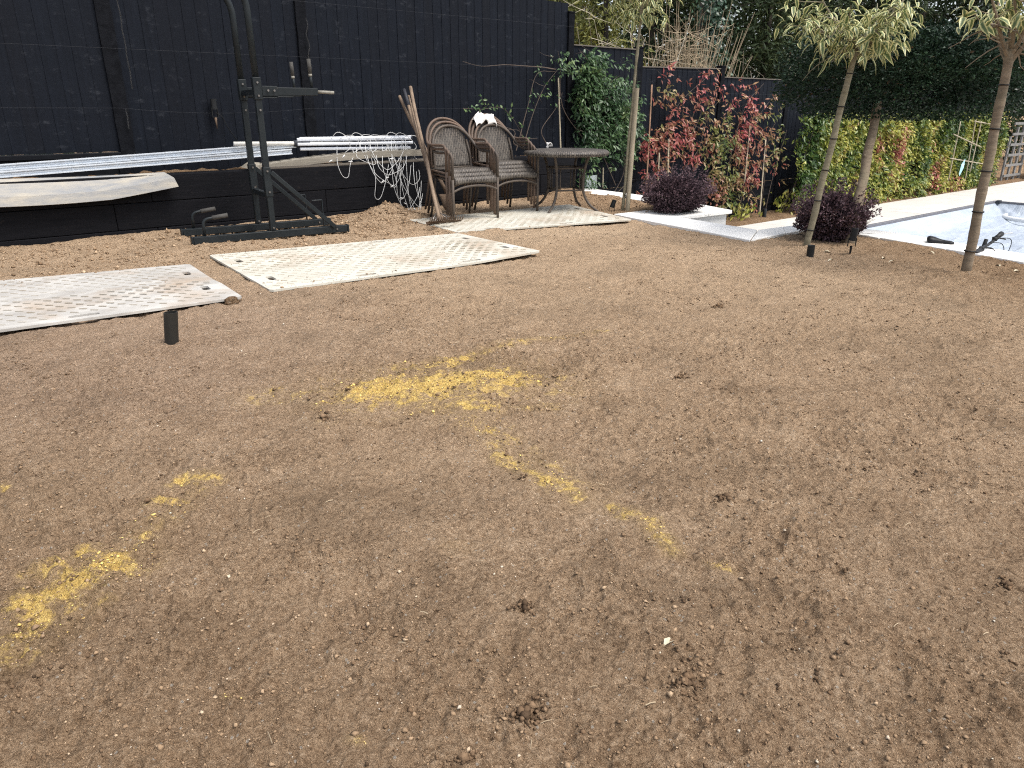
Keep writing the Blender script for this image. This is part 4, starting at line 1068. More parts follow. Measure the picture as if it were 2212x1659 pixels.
for k, (x0, y0, x1, y1, x2, y2) in enumerate(LOOPS):
    t0, t1 = 7.26, 7.12 - .02 * (k % 4)
    jj = lambda q: rl.uniform(-q, q)
    pts = [T(x0, y0 - 18, 7.33), T(x0, y0, t0 - .02), T((x0 * 2 + x1) / 3 + jj(10), (y0 + 2 * y1) / 3 - 6 + jj(8), t1 + .02), T(x1 - 8, y1 - 5, t1), T(x1 + 4, y1 - 3, t1), T((2 * x2 + x1) / 3 + jj(9), (y2 + 2 * y1) / 3 - 8 + jj(8), t1 + .015), T(x2, y2, t0 - .02), T(x2 - 4, y2 - 18, 7.33)]
    m = MB(); m.tube(spline(pts, 6), .0026, 5); m.build('washing_line', M_LINE, r, True)
for k in range(9):
    x0 = 715 + k * 19; pts = [T(x0, 300, 7.325), T(x0 + 14, 293 - rl.uniform(0, 8), 7.30), T(x0 + 34, 296, 7.29), T(x0 + 46 + jj(6), 318, 7.27), T(x0 + 30, 330, 7.26)]
    m = MB(); m.tube(spline(pts, 6), .0026, 5); m.build('washing_line', M_LINE, r, True)
for (px, py) in ((742, 338), (714, 348), (757, 349), (826, 393), (836, 384), (847, 402), (868, 428), (876, 440), (845, 343), (896, 452)):
    c = T(px, py, 7.10); m = MB(); a = rl.uniform(-.8, .8); d = Vector((math.cos(a), 0, math.sin(a))) * .022
    m.tube([c - d, c, c + d], [.004, .0075, .005], 7); m.build('line_toggle', M_LINE, r, True)

# ================================================================ FENCE SPOTLIGHT
P = T(462, 228, FY - .07)
r = thing('fence_spotlight', 'black spike spotlight hung on the fence left of the exercise frame', 'spotlight', P)
m = MB(); m.tube([P + Vector((0, 0, -.035)), P + Vector((0, 0, .06))], .029, 16); m.build('lamp_body', M_LIGHT, r, 'auto')
MB().b2(P.x - .03, P.x - .024, P.y - .012, P.y + .012, P.z - .10, P.z - .02).b2(P.x + .024, P.x + .03, P.y - .012, P.y + .012, P.z - .10, P.z - .02).b2(P.x - .03, P.x + .03, P.y - .012, P.y + .012, P.z - .106, P.z - .1005).build('bracket', M_LIGHT, r)
m = MB(); m.tube([P + Vector((0, 0, -.107)), P + Vector((.003, 0, -.21))], [.014, .003], 8); m.build('spike', M_RUST, r, True)
m = MB(); m.tube(spline([P + Vector((.0, 0, -.06)), P + Vector((.06, -.01, -.10)), P + Vector((.10, .01, -.18)), P + Vector((.19, .03, -.32)), P + Vector((.27, .035, -.40))], 8), .004, 6); m.build('cable', M_LIGHT, r, True)

# ================================================================ TOOLS
def tool(name, label, top, foot, rr=.017, grip=None, mat=M_HANDLE):
    top, foot = Vector(top), Vector(foot); r = thing(name, label, 'garden tool', (foot.x, foot.y, 0), 'garden tools leaning on the wall')
    d = (top - foot).normalized(); side = d.cross(Vector((0, 1, 0))).normalized()
    pts = [foot.lerp(top, k / 8) + side * .006 * math.sin(k * 1.3) for k in range(9)] + [top + d * .008]
    m = MB(); m.tube(pts, [rr * .95] * 8 + [rr, rr * .45], 12); m.build('handle', mat, r, True)
    if grip:
        m = MB(); m.tube([foot.lerp(top, 1 - grip), top + d * .006, top + d * .014], [rr * 1.18, rr * 1.18, rr * .6], 12); m.build('hand_grip', M_DARKGRIP, r, True)
    return r, d
# round-pointed shovel
top = T(862, 208, 7.32); ft = G(932, 450); ft = Vector((ft.x, 6.86, .21))
r, d = tool('shovel', 'rust brown shovel with wooden handle, leftmost of the leaning tools', top, ft)
m = MB(); bt = Vector((ft.x + .02, ft.y - .06, .0)); N = 9; vs = []
for i in range(N):
    s = i / (N - 1); c = ft.lerp(bt, s) + Vector((0, -.02 * math.sin(s * 3.1), 0)); c.z = .185 * (1 - s) + .0
    hw = .085 * (1 - .10 * s) if s < .55 else .085 * math.sqrt(max(.0, 1 - ((s - .55) / .46) ** 2)) * .95 + .004
    for j in range(7):
        q = (j - 3) / 3; vs.append((c.x + q * hw, c.y - .03 * (1 - q * q) + .03, c.z))
fs = [(i * 7 + j, i * 7 + j + 1, i * 7 + 8 + j, i * 7 + 7 + j) for i in range(N - 1) for j in range(6)]
m.add(vs, fs); o = m.build('blade', M_RUST, r, True); sdm = o.modifiers.new('thick', 'SOLIDIFY'); sdm.thickness = .004
m = MB(); m.tube([ft + Vector((0, 0, -.03)), ft.lerp(top, .04), ft.lerp(top, .14)], [.012, .021, .018], 10); m.build('socket', M_RUST, r, True)
def rake(label, top, foot, headw, n, mat, back, ang, toothup, grip=None, rr=.015):
    r, d = tool('rake', label, top, foot, rr, grip)
    foot = Vector(foot); ax = Vector((math.cos(ang), math.sin(ang), 0)); fwd = Vector((-ax.y, ax.x, 0)) * (-1)
    m = MB(); hc = foot + Vector((0, -.01, 0)); hc.z = foot.z
    hd = m.tube([hc - ax * headw / 2, hc + ax * headw / 2], .009, 8); h = m.build('head_bar', M_RUST, r, True)
    for k in range(n):
        c = hc + ax * headw * ((k + .5) / n - .5)
        pts = [c, c + fwd * .045 + Vector((0, 0, .012 if toothup else 0)), c + fwd * .065 + Vector((0, 0, .055 if toothup else -.02))]
        m = MB(); m.tube(spline(pts, 3), [.0052] * 6 + [.0025], 6); m.build('tooth', M_RUST, h, True)
    for s in (-1, 1):
        m = MB(); m.tube([foot.lerp(Vector(top), .07), hc + ax * s * headw * .32], .0045, 6); m.build('brace', M_BOLT, r, True)
t1, t2, t3 = T(873, 195, 7.30), T(882, 207, 7.34), T(886, 188, 7.28)
f2 = G(955, 472, .06); f3 = G(968, 477, .09); f1 = G(940, 480, .02)
rake('rake with black rubber grip on its wooden handle, teeth turned up', t1, G(958, 480, .03), .40, 14, M_RUST, 0, rad(2), True, .13, .017)
r, d = tool('hoe', 'slim pale wooden handle standing between the two rakes', t2, G(957, 474, .04) + Vector((.02, .05, 0)), .0125)
hc = G(957, 474, .03) + Vector((.02, .04, 0)); MB().box(hc, (.13, .05, .004), Matrix.Rotation(.5, 3, 'X')).build('blade', M_RUST, r)
rake('thick-handled wooden rake, tallest of the leaning tools', t3, G(950, 478, .075), .30, 13, M_RUST, 0, rad(-4), True, None, .019)

# ================================================================ WICKER CHAIRS
def make_chair(label, mat_tube):
    r = thing('wicker_chair', label, 'chair', (0, 0, 0), 'stacked brown wicker armchairs')
    def bd(name, m, mat=mat_tube, par=None, sm=True, bv=0): return m.build(name, mat, par or r, sm, bv, local=True)
    for s in (-1, 1):
        leg = [(s * .262, -.235, 0), (s * .262, -.235, .20), (s * .262, -.235, .40)]
        m = MB(); m.tube(leg, .0135, 10); bd('front_leg', m)
        arm = fillet([(s * .262, -.235, .40), (s * .262, -.237, .645), (s * .272, .06, .640)], .075, 7)[:-1] + spline([(s * .272, .0, .640), (s * .268, .085, .652), (s * .245, .150, .705), (s * .200, .198, .785), (s * .135, .232, .845), (s * .065, .250, .874), (0, .255, .882)], 6)
        m = MB(); m.tube(arm, .0135, 10); bd('arm_hoop', m)
        m = MB(); m.tube([(s * .19, .215, .75), (s * .212, .185, .60), (s * .215, .165, .42), (s * .22, .20, .22), (s * .235, .255, 0)], .012, 8); bd('rear_leg', m)
        m = MB(); m.tube([(s * .262, -.235, .385), (s * .24, -.02, .392), (s * .217, .165, .40)], .011, 8); bd('side_rail', m)
    m = MB(); m.tube(spline([(-.262, -.236, .285), (-.15, -.238, .322), (0, -.238, .335), (.15, -.238, .322), (.262, -.236, .285)], 5), .011, 8); bd('front_stretcher', m)
    m = MB(); m.tube([(-.213, .172, .485), (.213, .172, .485)], .010, 8); bd('lower_rail', m)
    # woven back
    nx, nz = 15, 14; vs = []
    for i in range(nz):
        z = .49 + (.872 - .49) * i / (nz - 1)
        q = max(0.0, (z - .60) / .278); hw = .212 * (math.sqrt(max(0, 1 - q ** 2.3)) if z > .60 else 1)
        for j in range(nx):
            u = j / (nx - 1) * 2 - 1; vs.append((u * max(hw, .02), .172 + (z - .49) * .19 + .018 * (1 - u * u), z))
    fs = [(i * nx + j, i * nx + j + 1, (i + 1) * nx + j + 1, (i + 1) * nx + j) for i in range(nz - 1) for j in range(nx - 1)]
    m = MB(); m.add(vs, fs); o = bd('back_weave', m, M_WICK); sdm = o.modifiers.new('thick', 'SOLIDIFY'); sdm.thickness = .012
    # woven seat with a rolled front edge
    prof = [(-.228, .345), (-.245, .352), (-.252, .372), (-.25, .40), (-.235, .418), (-.20, .424), (-.05, .420), (.10, .418), (.17, .42)]; vs = []
    for i, (y, z) in enumerate(prof):
        hw = .245 - .03 * max(0, (y + .2)) / .37
        for j in range(13):
            u = j / 12 * 2 - 1; vs.append((u * hw, y, z + (.016 * (1 - u * u) if i < 2 else -.008 * (1 - u * u) * (1 if i > 4 else 0))))
    fs = [(i * 13 + j, (i + 1) * 13 + j, (i + 1) * 13 + j + 1, i * 13 + j + 1)[::-1] for i in range(len(prof) - 1) for j in range(12)]
    m = MB(); m.add(vs, fs); o = bd('seat_weave', m, M_WICK); sdm = o.modifiers.new('thick', 'SOLIDIFY'); sdm.thickness = .014
    return r
ch0 = make_chair('front brown wicker chair of the left stack, beside the garden tools', M_TUBE)
ch1 = make_chair('middle brown wicker chair of the left stack', M_TUBER)
ch2 = make_chair('hindmost brown wicker chair of the left stack, its rim highest', M_TUBER)
MZ = .022
CX, CY, CR = 4.375, 6.19, rad(-3)
for k, c in enumerate((ch0, ch1, ch2)):
    c.location = (CX - .004 * k, CY + .045 * k, MZ + .034 * k); c.rotation_euler = (0, 0, CR)
for k in range(4):
    c = copy_tree(ch0 if k == 0 else ch1)
    c['label'] = ['front wicker chair of the right stack, beside the round table', 'second wicker chair from the front in the right stack', 'third wicker chair from the front in the right stack', 'hindmost wicker chair of the right stack, under the white cloth'][k]
    c.location = (5.03 - .004 * k, 6.33 + .045 * k, MZ + .034 * k); c.rotation_euler = (0, 0, rad(-5))
# white cloth on the right stack
bm = bmesh.new(); bmesh.ops.create_grid(bm, x_segments=40, y_segments=24, size=.5)
for v in bm.verts:
    u, q = v.co.x * 2, v.co.y * 2
    x = u * .125; y = q * .075
    n = float(fbm(np.array([u * 2.3 + 3]), np.array([q * 2.3]), 4, 91)[0]) - .5
    dropz = -.10 * max(0, abs(q) - .35) - .05 * max(0, abs(u) - .6) - .14 * (u * .5) ** 2
    v.co = Vector((x + n * .05, y * (1 + .4 * n), .03 + dropz + n * .11 + .012 * math.sin(u * 9 + q * 4)))
me = bpy.data.meshes.new('white_cloth'); bm.to_mesh(me); bm.free(); me.shade_smooth()
o = link('white_cloth', me, M_CLOTH); o.location = (4.985, 6.33 + .255 + .06, .882 + MZ + .075); o.rotation_euler = (.1, .05, -.1)
sdm = o.modifiers.new('thick', 'SOLIDIFY'); sdm.thickness = .006
tag(o, 'crumpled white cloth draped over the right chair stack', 'cloth')

# ================================================================ ROUND TABLE
TZ = .655; TC = Vector((5.62, 6.01, 0))
tb = thing('round_table', 'round brown wicker table with curved legs on the ground mat', 'table', (TC.x, TC.y, 0.02))
m = MB(); rr = .462
m.lathe([(.001, TZ), (.2, TZ), (.39, TZ - .001), (.43, TZ - .004), (.453, TZ - .016), (rr, TZ - .034), (.453, TZ - .052), (.43, TZ - .060), (.2, TZ - .058), (.001, TZ - .058)], 64, (TC.x, TC.y, 0)); m.build('table_top', M_WICKT, tb, True)
for k in range(4):
    a = rad(45 + 90 * k - 24); c, s = math.cos(a), math.sin(a)
    pts = spline([(.26, TZ - .06), (.215, .44), (.20, .28), (.25, .13), (.385, .022)], 6)if False else None
    prof = [(.275, TZ - .058), (.235, .50), (.212, .36), (.218, .22), (.285, .10), (.40, .022)]
    P3 = spline([(TC.x + q * c, TC.y + q * s, z) for q, z in prof], 5)
    m = MB(); m.tube(P3, .014, 10); m.build('leg', M_TUBE, tb, True)
def ring(z, q, name):
    pts = [TC + Vector((q * math.cos(rad(45 + 90 * k - 24)), q * math.sin(rad(45 + 90 * k - 24)), z)) for k in range(4)]
    for k in range(4):
        m = MB(); m.tube([pts[k], pts[(k + 1) % 4]], .009, 8); m.build(name, M_TUBE, tb, True)
ring(.47, .215, 'upper_stretcher'); ring(.24, .212, 'lower_stretcher')
for k in range(4):
    a0, a1 = rad(45 + 90 * k - 24), rad(135 + 90 * k - 24)
    A, B = Vector((math.cos(a0), math.sin(a0), 0)) * .205, Vector((math.cos(a1), math.sin(a1), 0)) * .205
    for s in (.12, .88):
        p = TC + A.lerp(B, s); m = MB(); m.tube([p + Vector((0, 0, .24)), p + Vector((0, 0, .47))], .007, 6); m.build('stretcher_upright', M_TUBE, tb, True)
# pale curled glove on the table
P = G(1190, 319, TZ)
P = Vector((5.72, 6.40, TZ)); r = thing('work_glove', 'small pale curled glove standing at the back of the table', 'glove', P)
for k in range(4):
    q = -.012 + .008 * k; pts = spline([P + Vector((-.035 + .008 * k, q, .0)), P + Vector((-.028, q, .035 + .006 * k)), P + Vector((.0, q, .055 - .004 * k)), P + Vector((.028, q, .035)), P + Vector((.030 - .01 * k, q, .012))], 5)
    m = MB(); m.tube(pts, [.006] * (len(pts) - 1) + [.003], 8); m.build('finger', M_CLOTH, r, True)
m = MB(); m.tube([P + Vector((-.034, -.012, .008)), P + Vector((-.026, .012, .010))], .012, 8); m.build('palm', M_CLOTH, r, True)

# ================================================================ JUNCTION BOX, CANES, GATE
P = T(1276, 395, 7.56)
r = thing('junction_box', 'pale grey junction box fixed at the foot of the jasmine', 'junction box', P)
MB().b2(P.x - .11, P.x + .11, P.y, P.y + .09, P.z - .14, P.z + .10).build('case', M_BOXG, r, False, .012)
MB().b2(P.x - .112, P.x + .112, P.y - .014, P.y - .0005, P.z - .142, P.z + .102).build('lid', M_BOXG, r, False, .006)
m = MB(); a = T(1292, 398, 7.6); b = T(1372, 388, 7.6); m.tube([a, b, b + Vector((.3, 0, -.01))], .013, 8); tag(m.build('conduit', M_GRAVELB, smooth=True), 'thin dark conduit running right from the junction box', 'conduit')
def cane(p0, p1, rr, label, mat=M_CANE):
    p0, p1 = Vector(p0), Vector(p1); m = MB(); pts = []; rs = []
    for k in range(13): pts.append(p0.lerp(p1, k / 12)); rs.append(rr * (1.12 if k % 2 else .95))
    m.tube(pts, rs, 7); tag(m.build('bamboo_cane', mat, smooth=True), label, 'cane', 'canes along the fence')
cane(T(1214, 420, 7.5), T(1206, 168, 7.58), .010, 'pale cane standing behind the table at the end of the black fence')
cane(T(1302, 405, 7.5), T(1303, 362, 7.5), .010, 'short cane below the table beside the junction box')
cane(T(1393, 462, 7.35), T(1408, 183, 7.5), .012, 'brown cane in the reddest climber, right of the first staked tree', M_CANER)
cane(T(1418, 450, 7.4), T(1424, 330, 7.45), .010, 'short white cane low in the reddest climber')
cane(T(1442, 400, 7.4), T(1444, 300, 7.45), .014, 'grey cane in the middle of the reddest climber')
cane(T(1608, 395, 7.4), T(1620, 270, 7.45), .010, 'pale cane in the half green half red climber')
cane(T(1640, 470, 7.3), T(1654, 300, 7.45), .012, 'cane at the right end of the half red climber')
# ================================================================ PLANTS
def twig_tube(m, p, d, L, r, seg=3, n=4, bend=.25, grav=0.0):
    pts = [Vector(p)]; d = Vector(d).normalized(); rs = [r]
    for k in range(n):
        d = (d + Vector((random.gauss(0, bend), random.gauss(0, bend), random.gauss(0, bend) - grav)) * .5).normalized()
        pts.append(pts[-1] + d * (L / n)); rs.append(r * (1 - .7 * (k + 1) / n))
    m.tube(pts, rs, seg, False); return pts
def wall_leaves(n, regions, y0, y1):
    """leaf positions on a climber: regions = list of (weight, sampler->(x, z))"""
    w = np.array([q[0] for q in regions], float); w /= w.sum(); out = []
    for (ww, fn), c in zip(regions, (w * n).astype(int)):
        for _ in range(c):
            x, z = fn(); out.append((x, random.uniform(y0, y1), z))
    return np.array(out)
def droop_axes(n, out=(0, -1, 0), o=.55, d=.55, j=.55):
    A = np.array(out)[None] * o + np.array([0, 0, -1])[None] * d + RNG.normal(size=(n, 3)) * j
    A[:, 1] -= np.where(A[:, 1] > .25, A[:, 1] * 1.2, 0); return A
def whorls(P, k, spread):
    """k leaves at each node"""
    return np.repeat(P, k, 0) + RNG.normal(size=(len(P) * k, 3)) * spread
def px_blob(cx, cy, rx, ry, t):
    def f():
        while True:
            u, v = random.uniform(-1, 1), random.uniform(-1, 1)
            if u * u + v * v < 1: break
        p = T(cx + u * rx, cy + v * ry, t); return p.x, p.z
    return f
def climber(name, label, base, blobs, n, k, L, W, mat, tint, y=7.5, stems=(), depth=(.02, .22), o=.55):
    r = thing(name, label, 'climber', base, 'climbers trained on the fence')
    P = wall_leaves(n, [(b[4] if len(b) > 4 else b[2] * b[3], px_blob(*b[:4], y)) for b in blobs], FY - .03 - depth[1], FY - .03 - depth[0])
    P2 = whorls(P, k, .022); N = len(P2)
    tn = np.repeat(tint(P), k) + RNG.normal(size=N) * .09
    leaf_obj('foliage', P2, droop_axes(N, (0, -1, 0), o), RNG.uniform(.7, 1.25, N) * L, RNG.uniform(.75, 1.2, N) * W, np.clip(tn, 0, 1), mat, r, nrm=np.array([0, -.7, .7]))
    m = MB()
    for st in stems: m.tube(spline([T(a, b, y + random.uniform(-.02, .04)) for a, b in st], 5), [max(.0022, .007 * (1 - i / (5 * len(st)))) for i in range(5 * (len(st) - 1) + 1)], 5, False)
    for q in P[::9]:
        twig_tube(m, q + RNG.normal(size=3) * .01, (random.gauss(0, .6), .2, random.gauss(.2, .6)), random.uniform(.1, .25), .0025, 3, 3)
    m.build('stems', M_VINE, r)
    return r
def n2(P, s=3.0, seed=5): return fbm(P[:, 0] * s, P[:, 2] * s, 3, seed)
# --- green jasmine
climber('jasmine_climber', 'dense green jasmine climbing the fence behind the table', T(1330, 440, 7.5),
        [(1275, 160, 36, 50), (1290, 220, 55, 60), (1310, 270, 58, 55), (1275, 300, 35, 45), (1335, 230, 42, 60), (1330, 330, 40, 38, 900), (1272, 130, 24, 22), (1270, 385, 28, 45, 500), (1265, 190, 24, 50), (1360, 270, 26, 50, 600), (1345, 150, 22, 30, 120), (1222, 145, 14, 18, 110)],
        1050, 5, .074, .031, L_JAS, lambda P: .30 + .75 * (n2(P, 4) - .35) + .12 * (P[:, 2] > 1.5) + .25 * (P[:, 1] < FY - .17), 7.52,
        [[(1318, 430), (1345, 380), (1350, 330)], [(1320, 430), (1355, 390), (1352, 350), (1335, 320)], [(1330, 400), (1290, 300), (1275, 200)], [(1255, 430), (1265, 350), (1270, 250)]], (.02, .30), .62)
# --- sparse sprigs over the black panel
sp = climber('jasmine_sprigs', 'bare looping jasmine sprigs with few leaves on the black fence', T(1180, 320, 7.55),
        [(1215, 135, 16, 24, 26), (1165, 180, 8, 40, 10), (1140, 225, 8, 30, 5), (1190, 190, 26, 45, 8)], 40, 3, .055, .026, L_JAS, lambda P: .72 + 0 * P[:, 0], 7.55,
        [[(1260, 300), (1215, 230), (1210, 140), (1205, 110)], [(1130, 318), (1150, 250), (1175, 190), (1205, 150)], [(1115, 325), (1140, 230), (1160, 160), (1200, 155)], [(1180, 310), (1170, 280), (1200, 235), (1215, 200)],
         [(1200, 150), (1170, 145), (1140, 143), (1090, 140), (1040, 143), (1000, 133)], [(1140, 322), (1110, 310), (1112, 285), (1090, 275), (1060, 275), (1050, 255)], [(1150, 320), (1128, 295), (1120, 282), (1095, 280)], [(1060, 275), (1040, 265), (1030, 255)]])
Q = [(1002, 234), (1012, 234), (1020, 233), (1028, 234), (1036, 236), (1041, 222), (1050, 232), (1058, 234), (1066, 232), (1072, 236), (1080, 230), (1052, 225), (1044, 214), (1096, 250), (1090, 240), (1103, 255), (1120, 262), (1122, 276), (1130, 290), (1138, 298), (1038, 205), (1140, 305), (1105, 235), (1022, 228)]
P = np.array([list(T(a, b, 7.54)) for a, b in Q]); P = whorls(P, 2, .012)
leaf_obj('sprig_leaves', P, droop_axes(len(P), (0, -.6, 0), .6, .1, .7), RNG.uniform(.04, .075, len(P)), .032, RNG.uniform(.6, 1, len(P)), L_JAS, sp, nrm=np.array([0, -1, .3]))
m = MB(); m.tube(spline([T(a, b, 7.56) for a, b in ((1000, 234), (1040, 236), (1080, 232), (1105, 252), (1125, 285), (1135, 298), (1160, 300))], 5), .003, 5, False); m.tube(spline([T(a, b, 7.56) for a, b in ((1050, 234), (1042, 215), (1037, 202))], 4), .002, 4, False); m.build('sprig_stem', M_VINE, sp)
# --- red climbers
climber('red_climber', 'mostly red jasmine climber on the fence between the first two posts', T(1440, 470, 7.5),
        [(1440, 235, 22, 60, 60), (1445, 170, 14, 30, 22), (1500, 200, 26, 30, 32), (1490, 240, 50, 40, 80), (1535, 180, 24, 40, 45), (1430, 320, 40, 50, 130), (1400, 340, 14, 60, 50), (1470, 300, 60, 40, 170), (1400, 400, 20, 30, 40), (1500, 320, 30, 40, 50), (1410, 440, 24, 25, 60), (1495, 340, 22, 30, 25)],
        330, 4, .088, .034, L_RED, lambda P: .56 + .9 * (n2(P, 3, 15) - .5), 7.5,
        [[(1395, 460), (1410, 380), (1440, 280), (1470, 220), (1535, 160)], [(1440, 450), (1460, 330), (1500, 280), (1530, 200)], [(1480, 360), (1510, 320), (1530, 250), (1560, 210)], [(1500, 240), (1495, 268), (1525, 275), (1530, 245)]], (.02, .22))
climber('mixed_climber', 'half green half red jasmine climber left of the dark tree crown', T(1600, 480, 7.5),
        [(1560, 290, 36, 40, 110), (1600, 240, 40, 40, 90), (1570, 350, 45, 60, 260), (1620, 320, 34, 70, 200), (1655, 290, 22, 60, 70), (1580, 420, 45, 45, 190), (1620, 420, 24, 50, 70), (1680, 340, 18, 60, 60), (1590, 190, 34, 26, 26), (1650, 210, 34, 26, 22), (1540, 400, 24, 30, 60), (1680, 240, 14, 30, 18)],
        520, 4, .090, .035, L_RED, lambda P: .42 + 1.5 * (n2(P, 2.2, 25) - .5) + .0 * P[:, 0], 7.48,
        [[(1640, 470), (1650, 400), (1660, 300), (1690, 240)], [(1640, 470), (1630, 420), (1600, 400)], [(1650, 470), (1670, 380), (1700, 280)], [(1560, 450), (1580, 330), (1610, 230), (1650, 180)], [(1600, 440), (1615, 330), (1640, 250), (1680, 200)]], (.02, .26))
# --- long mixed hedge
r = thing('jasmine_hedge', 'long yellow green jasmine hedge with reddish patches beyond the pool', 'hedge', (16.5, 7.3, DECK))
n = 7400; x = RNG.uniform(12.35, 21.6, n); topz = .98 + .08 * (fbm(x * 1.3, x * 0 + 1, 3, 7) - .5)
z = DECK + (topz - DECK) * np.sqrt(RNG.random(n)) * 1.0; z = np.where(RNG.random(n) < .5, RNG.uniform(DECK, 1, n) * topz / 1.0, z); z = np.clip(z, DECK + .02, topz)
bul = fbm(x * 2.1, z * 2.1, 3, 17); y = 7.44 - (.10 + .34 * bul) * RNG.uniform(.6, 1, n) - .06 * (z < -.3)
kp = (RNG.random(n) < np.clip((x - 12.2) / .35 + (0.4 - z) * .4, 0, 1)); P = np.stack([x, y, z], 1)[kp]
P2 = whorls(P, 4, .035); N = len(P2)
tn = .58 + 1.0 * (n2(P, 1.5, 29) - .5) + .55 * (n2(P, 5, 47) - .5) + .10 * (P[:, 2] < -.4) - .10 * (P[:, 0] > 18)
rp = np.exp(-(((P[:, 0] - 15.2) / .7) ** 2 + ((P[:, 2] - .0) / .6) ** 2)) * (n2(P, 4, 3) > .52); tn = tn + .25 * rp
leaf_obj('foliage', P2, droop_axes(N, (-.15, -1, 0), .6, .6, .5), RNG.uniform(.7, 1.2, N) * .095, RNG.uniform(.8, 1.2, N) * .042, np.clip(np.repeat(tn, 4) + RNG.normal(size=N) * .10, 0, .97), L_HEDGE, r, nrm=np.array([0, -.7, .7]))
m = MB()
for k in range(40):
    xx = 12.4 + k * .23; twig_tube(m, (xx, 7.5, DECK), (random.gauss(0, .2), -.1, 1), 1.5, .010, 4, 6, .25)
m.build('stems', M_VINE, r)
# low shoots in front of the hedge
for k, (px, py, h, lab) in enumerate(((1600, 478, .25, 'low green shoot at the foot of the half red climber'), (1690, 462, .38, 'low reddish shoot at the left end of the hedge'), (1925, 425, .30, 'low yellow green shoot in front of the hedge left of the pink flowers'), (2030, 408, .28, 'low green shoot in front of the hedge by the canes'))):
    B = G(px, py, DECK); r = thing('jasmine_shoot', lab, 'plant', B); n = 60
    P = np.array(B)[None] + np.stack([RNG.normal(size=n) * .16, RNG.uniform(-.12, .12, n), RNG.random(n) * h], 1)
    leaf_obj('leaves', P, np.stack([RNG.normal(size=n) * .5, -.4 + RNG.normal(size=n) * .4, .3 + RNG.random(n)], 1), .10, .04, RNG.uniform(.4, .85, n), L_HEDGE, r)
    m = MB(); [twig_tube(m, B + Vector((random.gauss(0, .05), 0, 0)), (random.gauss(0, .4), -.2, 1), h, .004, 3, 3) for _ in range(7)]; m.build('stem', M_VINE, r)
# canes in front of the hedge
for a, b, lab in (((2048, 392), (2075, 262), 'leftmost upright cane before the hedge'), ((2085, 388), (2108, 258), 'upright cane before the hedge, second from left'), ((2095, 372), (2120, 262), 'thin upright cane leaning right before the hedge'), ((2125, 382), (2152, 262), 'rightmost upright cane before the hedge'),
                  ((2052, 342), (2130, 355), 'lower cross cane tied to the upright canes'), ((2060, 290), (2120, 318), 'upper slanting cross cane on the upright canes'), ((2105, 262), (2152, 270), 'top cross cane near the hedge top')):
    cane(T(*a, 6.98), T(*b, 7.02), .012, lab)
P = T(2075, 365, 6.95)
r = thing('plant_tag', 'pale blue ribbon tied to a cane in front of the hedge', 'ribbon', P)
m = MB(); m.add([P + Vector(v) for v in ((0, 0, .10), (.10, -.02, .22), (.16, 0, .12), (.08, -.03, .02), (.02, 0, -.16), (-.08, -.02, -.10))], [(0, 3, 2, 1), (0, 5, 4, 3)]); o = m.build('ribbon_tail', M_TAGB, r); o.modifiers.new('t', 'SOLIDIFY').thickness = .004
def flower(px, py, label, mat, n=9, s=.05):
    B = G(px, py, DECK); P0 = B + Vector((0, -.05, .14)); r = thing('flower', label, 'flower', B, 'flowers at the hedge foot')
    m = MB()
    for k in range(n):
        a = k * 2.4; q = Vector((math.cos(a), -.4, math.sin(a))) * s; c = P0 + Vector((math.cos(a * 1.7) * s, -.02, math.sin(a * 1.3) * s))
        e = q.cross(Vector((0, 1, 0))).normalized() * s * .35
        m.add([c, c + q * .5 + e, c + q, c + q * .5 - e], [(0, 1, 2, 3)])
    m.build('petals', mat, r); m = MB(); m.tube([B, P0], .006, 5); m.build('stem', M_VINE, r)
flower(1915, 420, 'pink flower at the foot of the hedge, left of its twin', M_PETALP)
flower(1977, 409, 'pink flower at the foot of the hedge, right of its twin', M_PETALP)
flower(2105, 392, 'white flower by the cane legs at the far end of the hedge', M_PETALW, 14, .08)
B = G(1441, 452); P0 = D(1440, 402, B)
# white bloom over the first purple shrub is built with that shrub
# grey trellis gate and black door at the far right
r = thing('trellis_gate', 'grey weathered trellis screen at the far right end of the hedge', 'trellis', (22.9, 6.9, DECK))
a, b = T(2160, 392, 7.3), T(2196, 392, 7.3)
x0, x1 = a.x, b.x
for k in range(4): MB().b2(x0 + (x1 - x0) * k / 3 - .045, x0 + (x1 - x0) * k / 3 + .045, 7.27, 7.31, DECK, .42 + .22 * k).build('upright', M_TRELL, r)
for k in range(6): MB().b2(x0, x1, 7.24, 7.269, DECK + .12 + .26 * k, DECK + .18 + .26 * k).build('slat', M_TRELL, r)
r = thing('black_gate', 'plain black gate at the right edge beyond the pool', 'gate', (25, 6.6, DECK))
for k in range(14): MB().b2(x1 + .06 + .16 * k, x1 + .213 + .16 * k, 6.95, 6.99, DECK - .03, .85).build('board', M_FENCE, r)

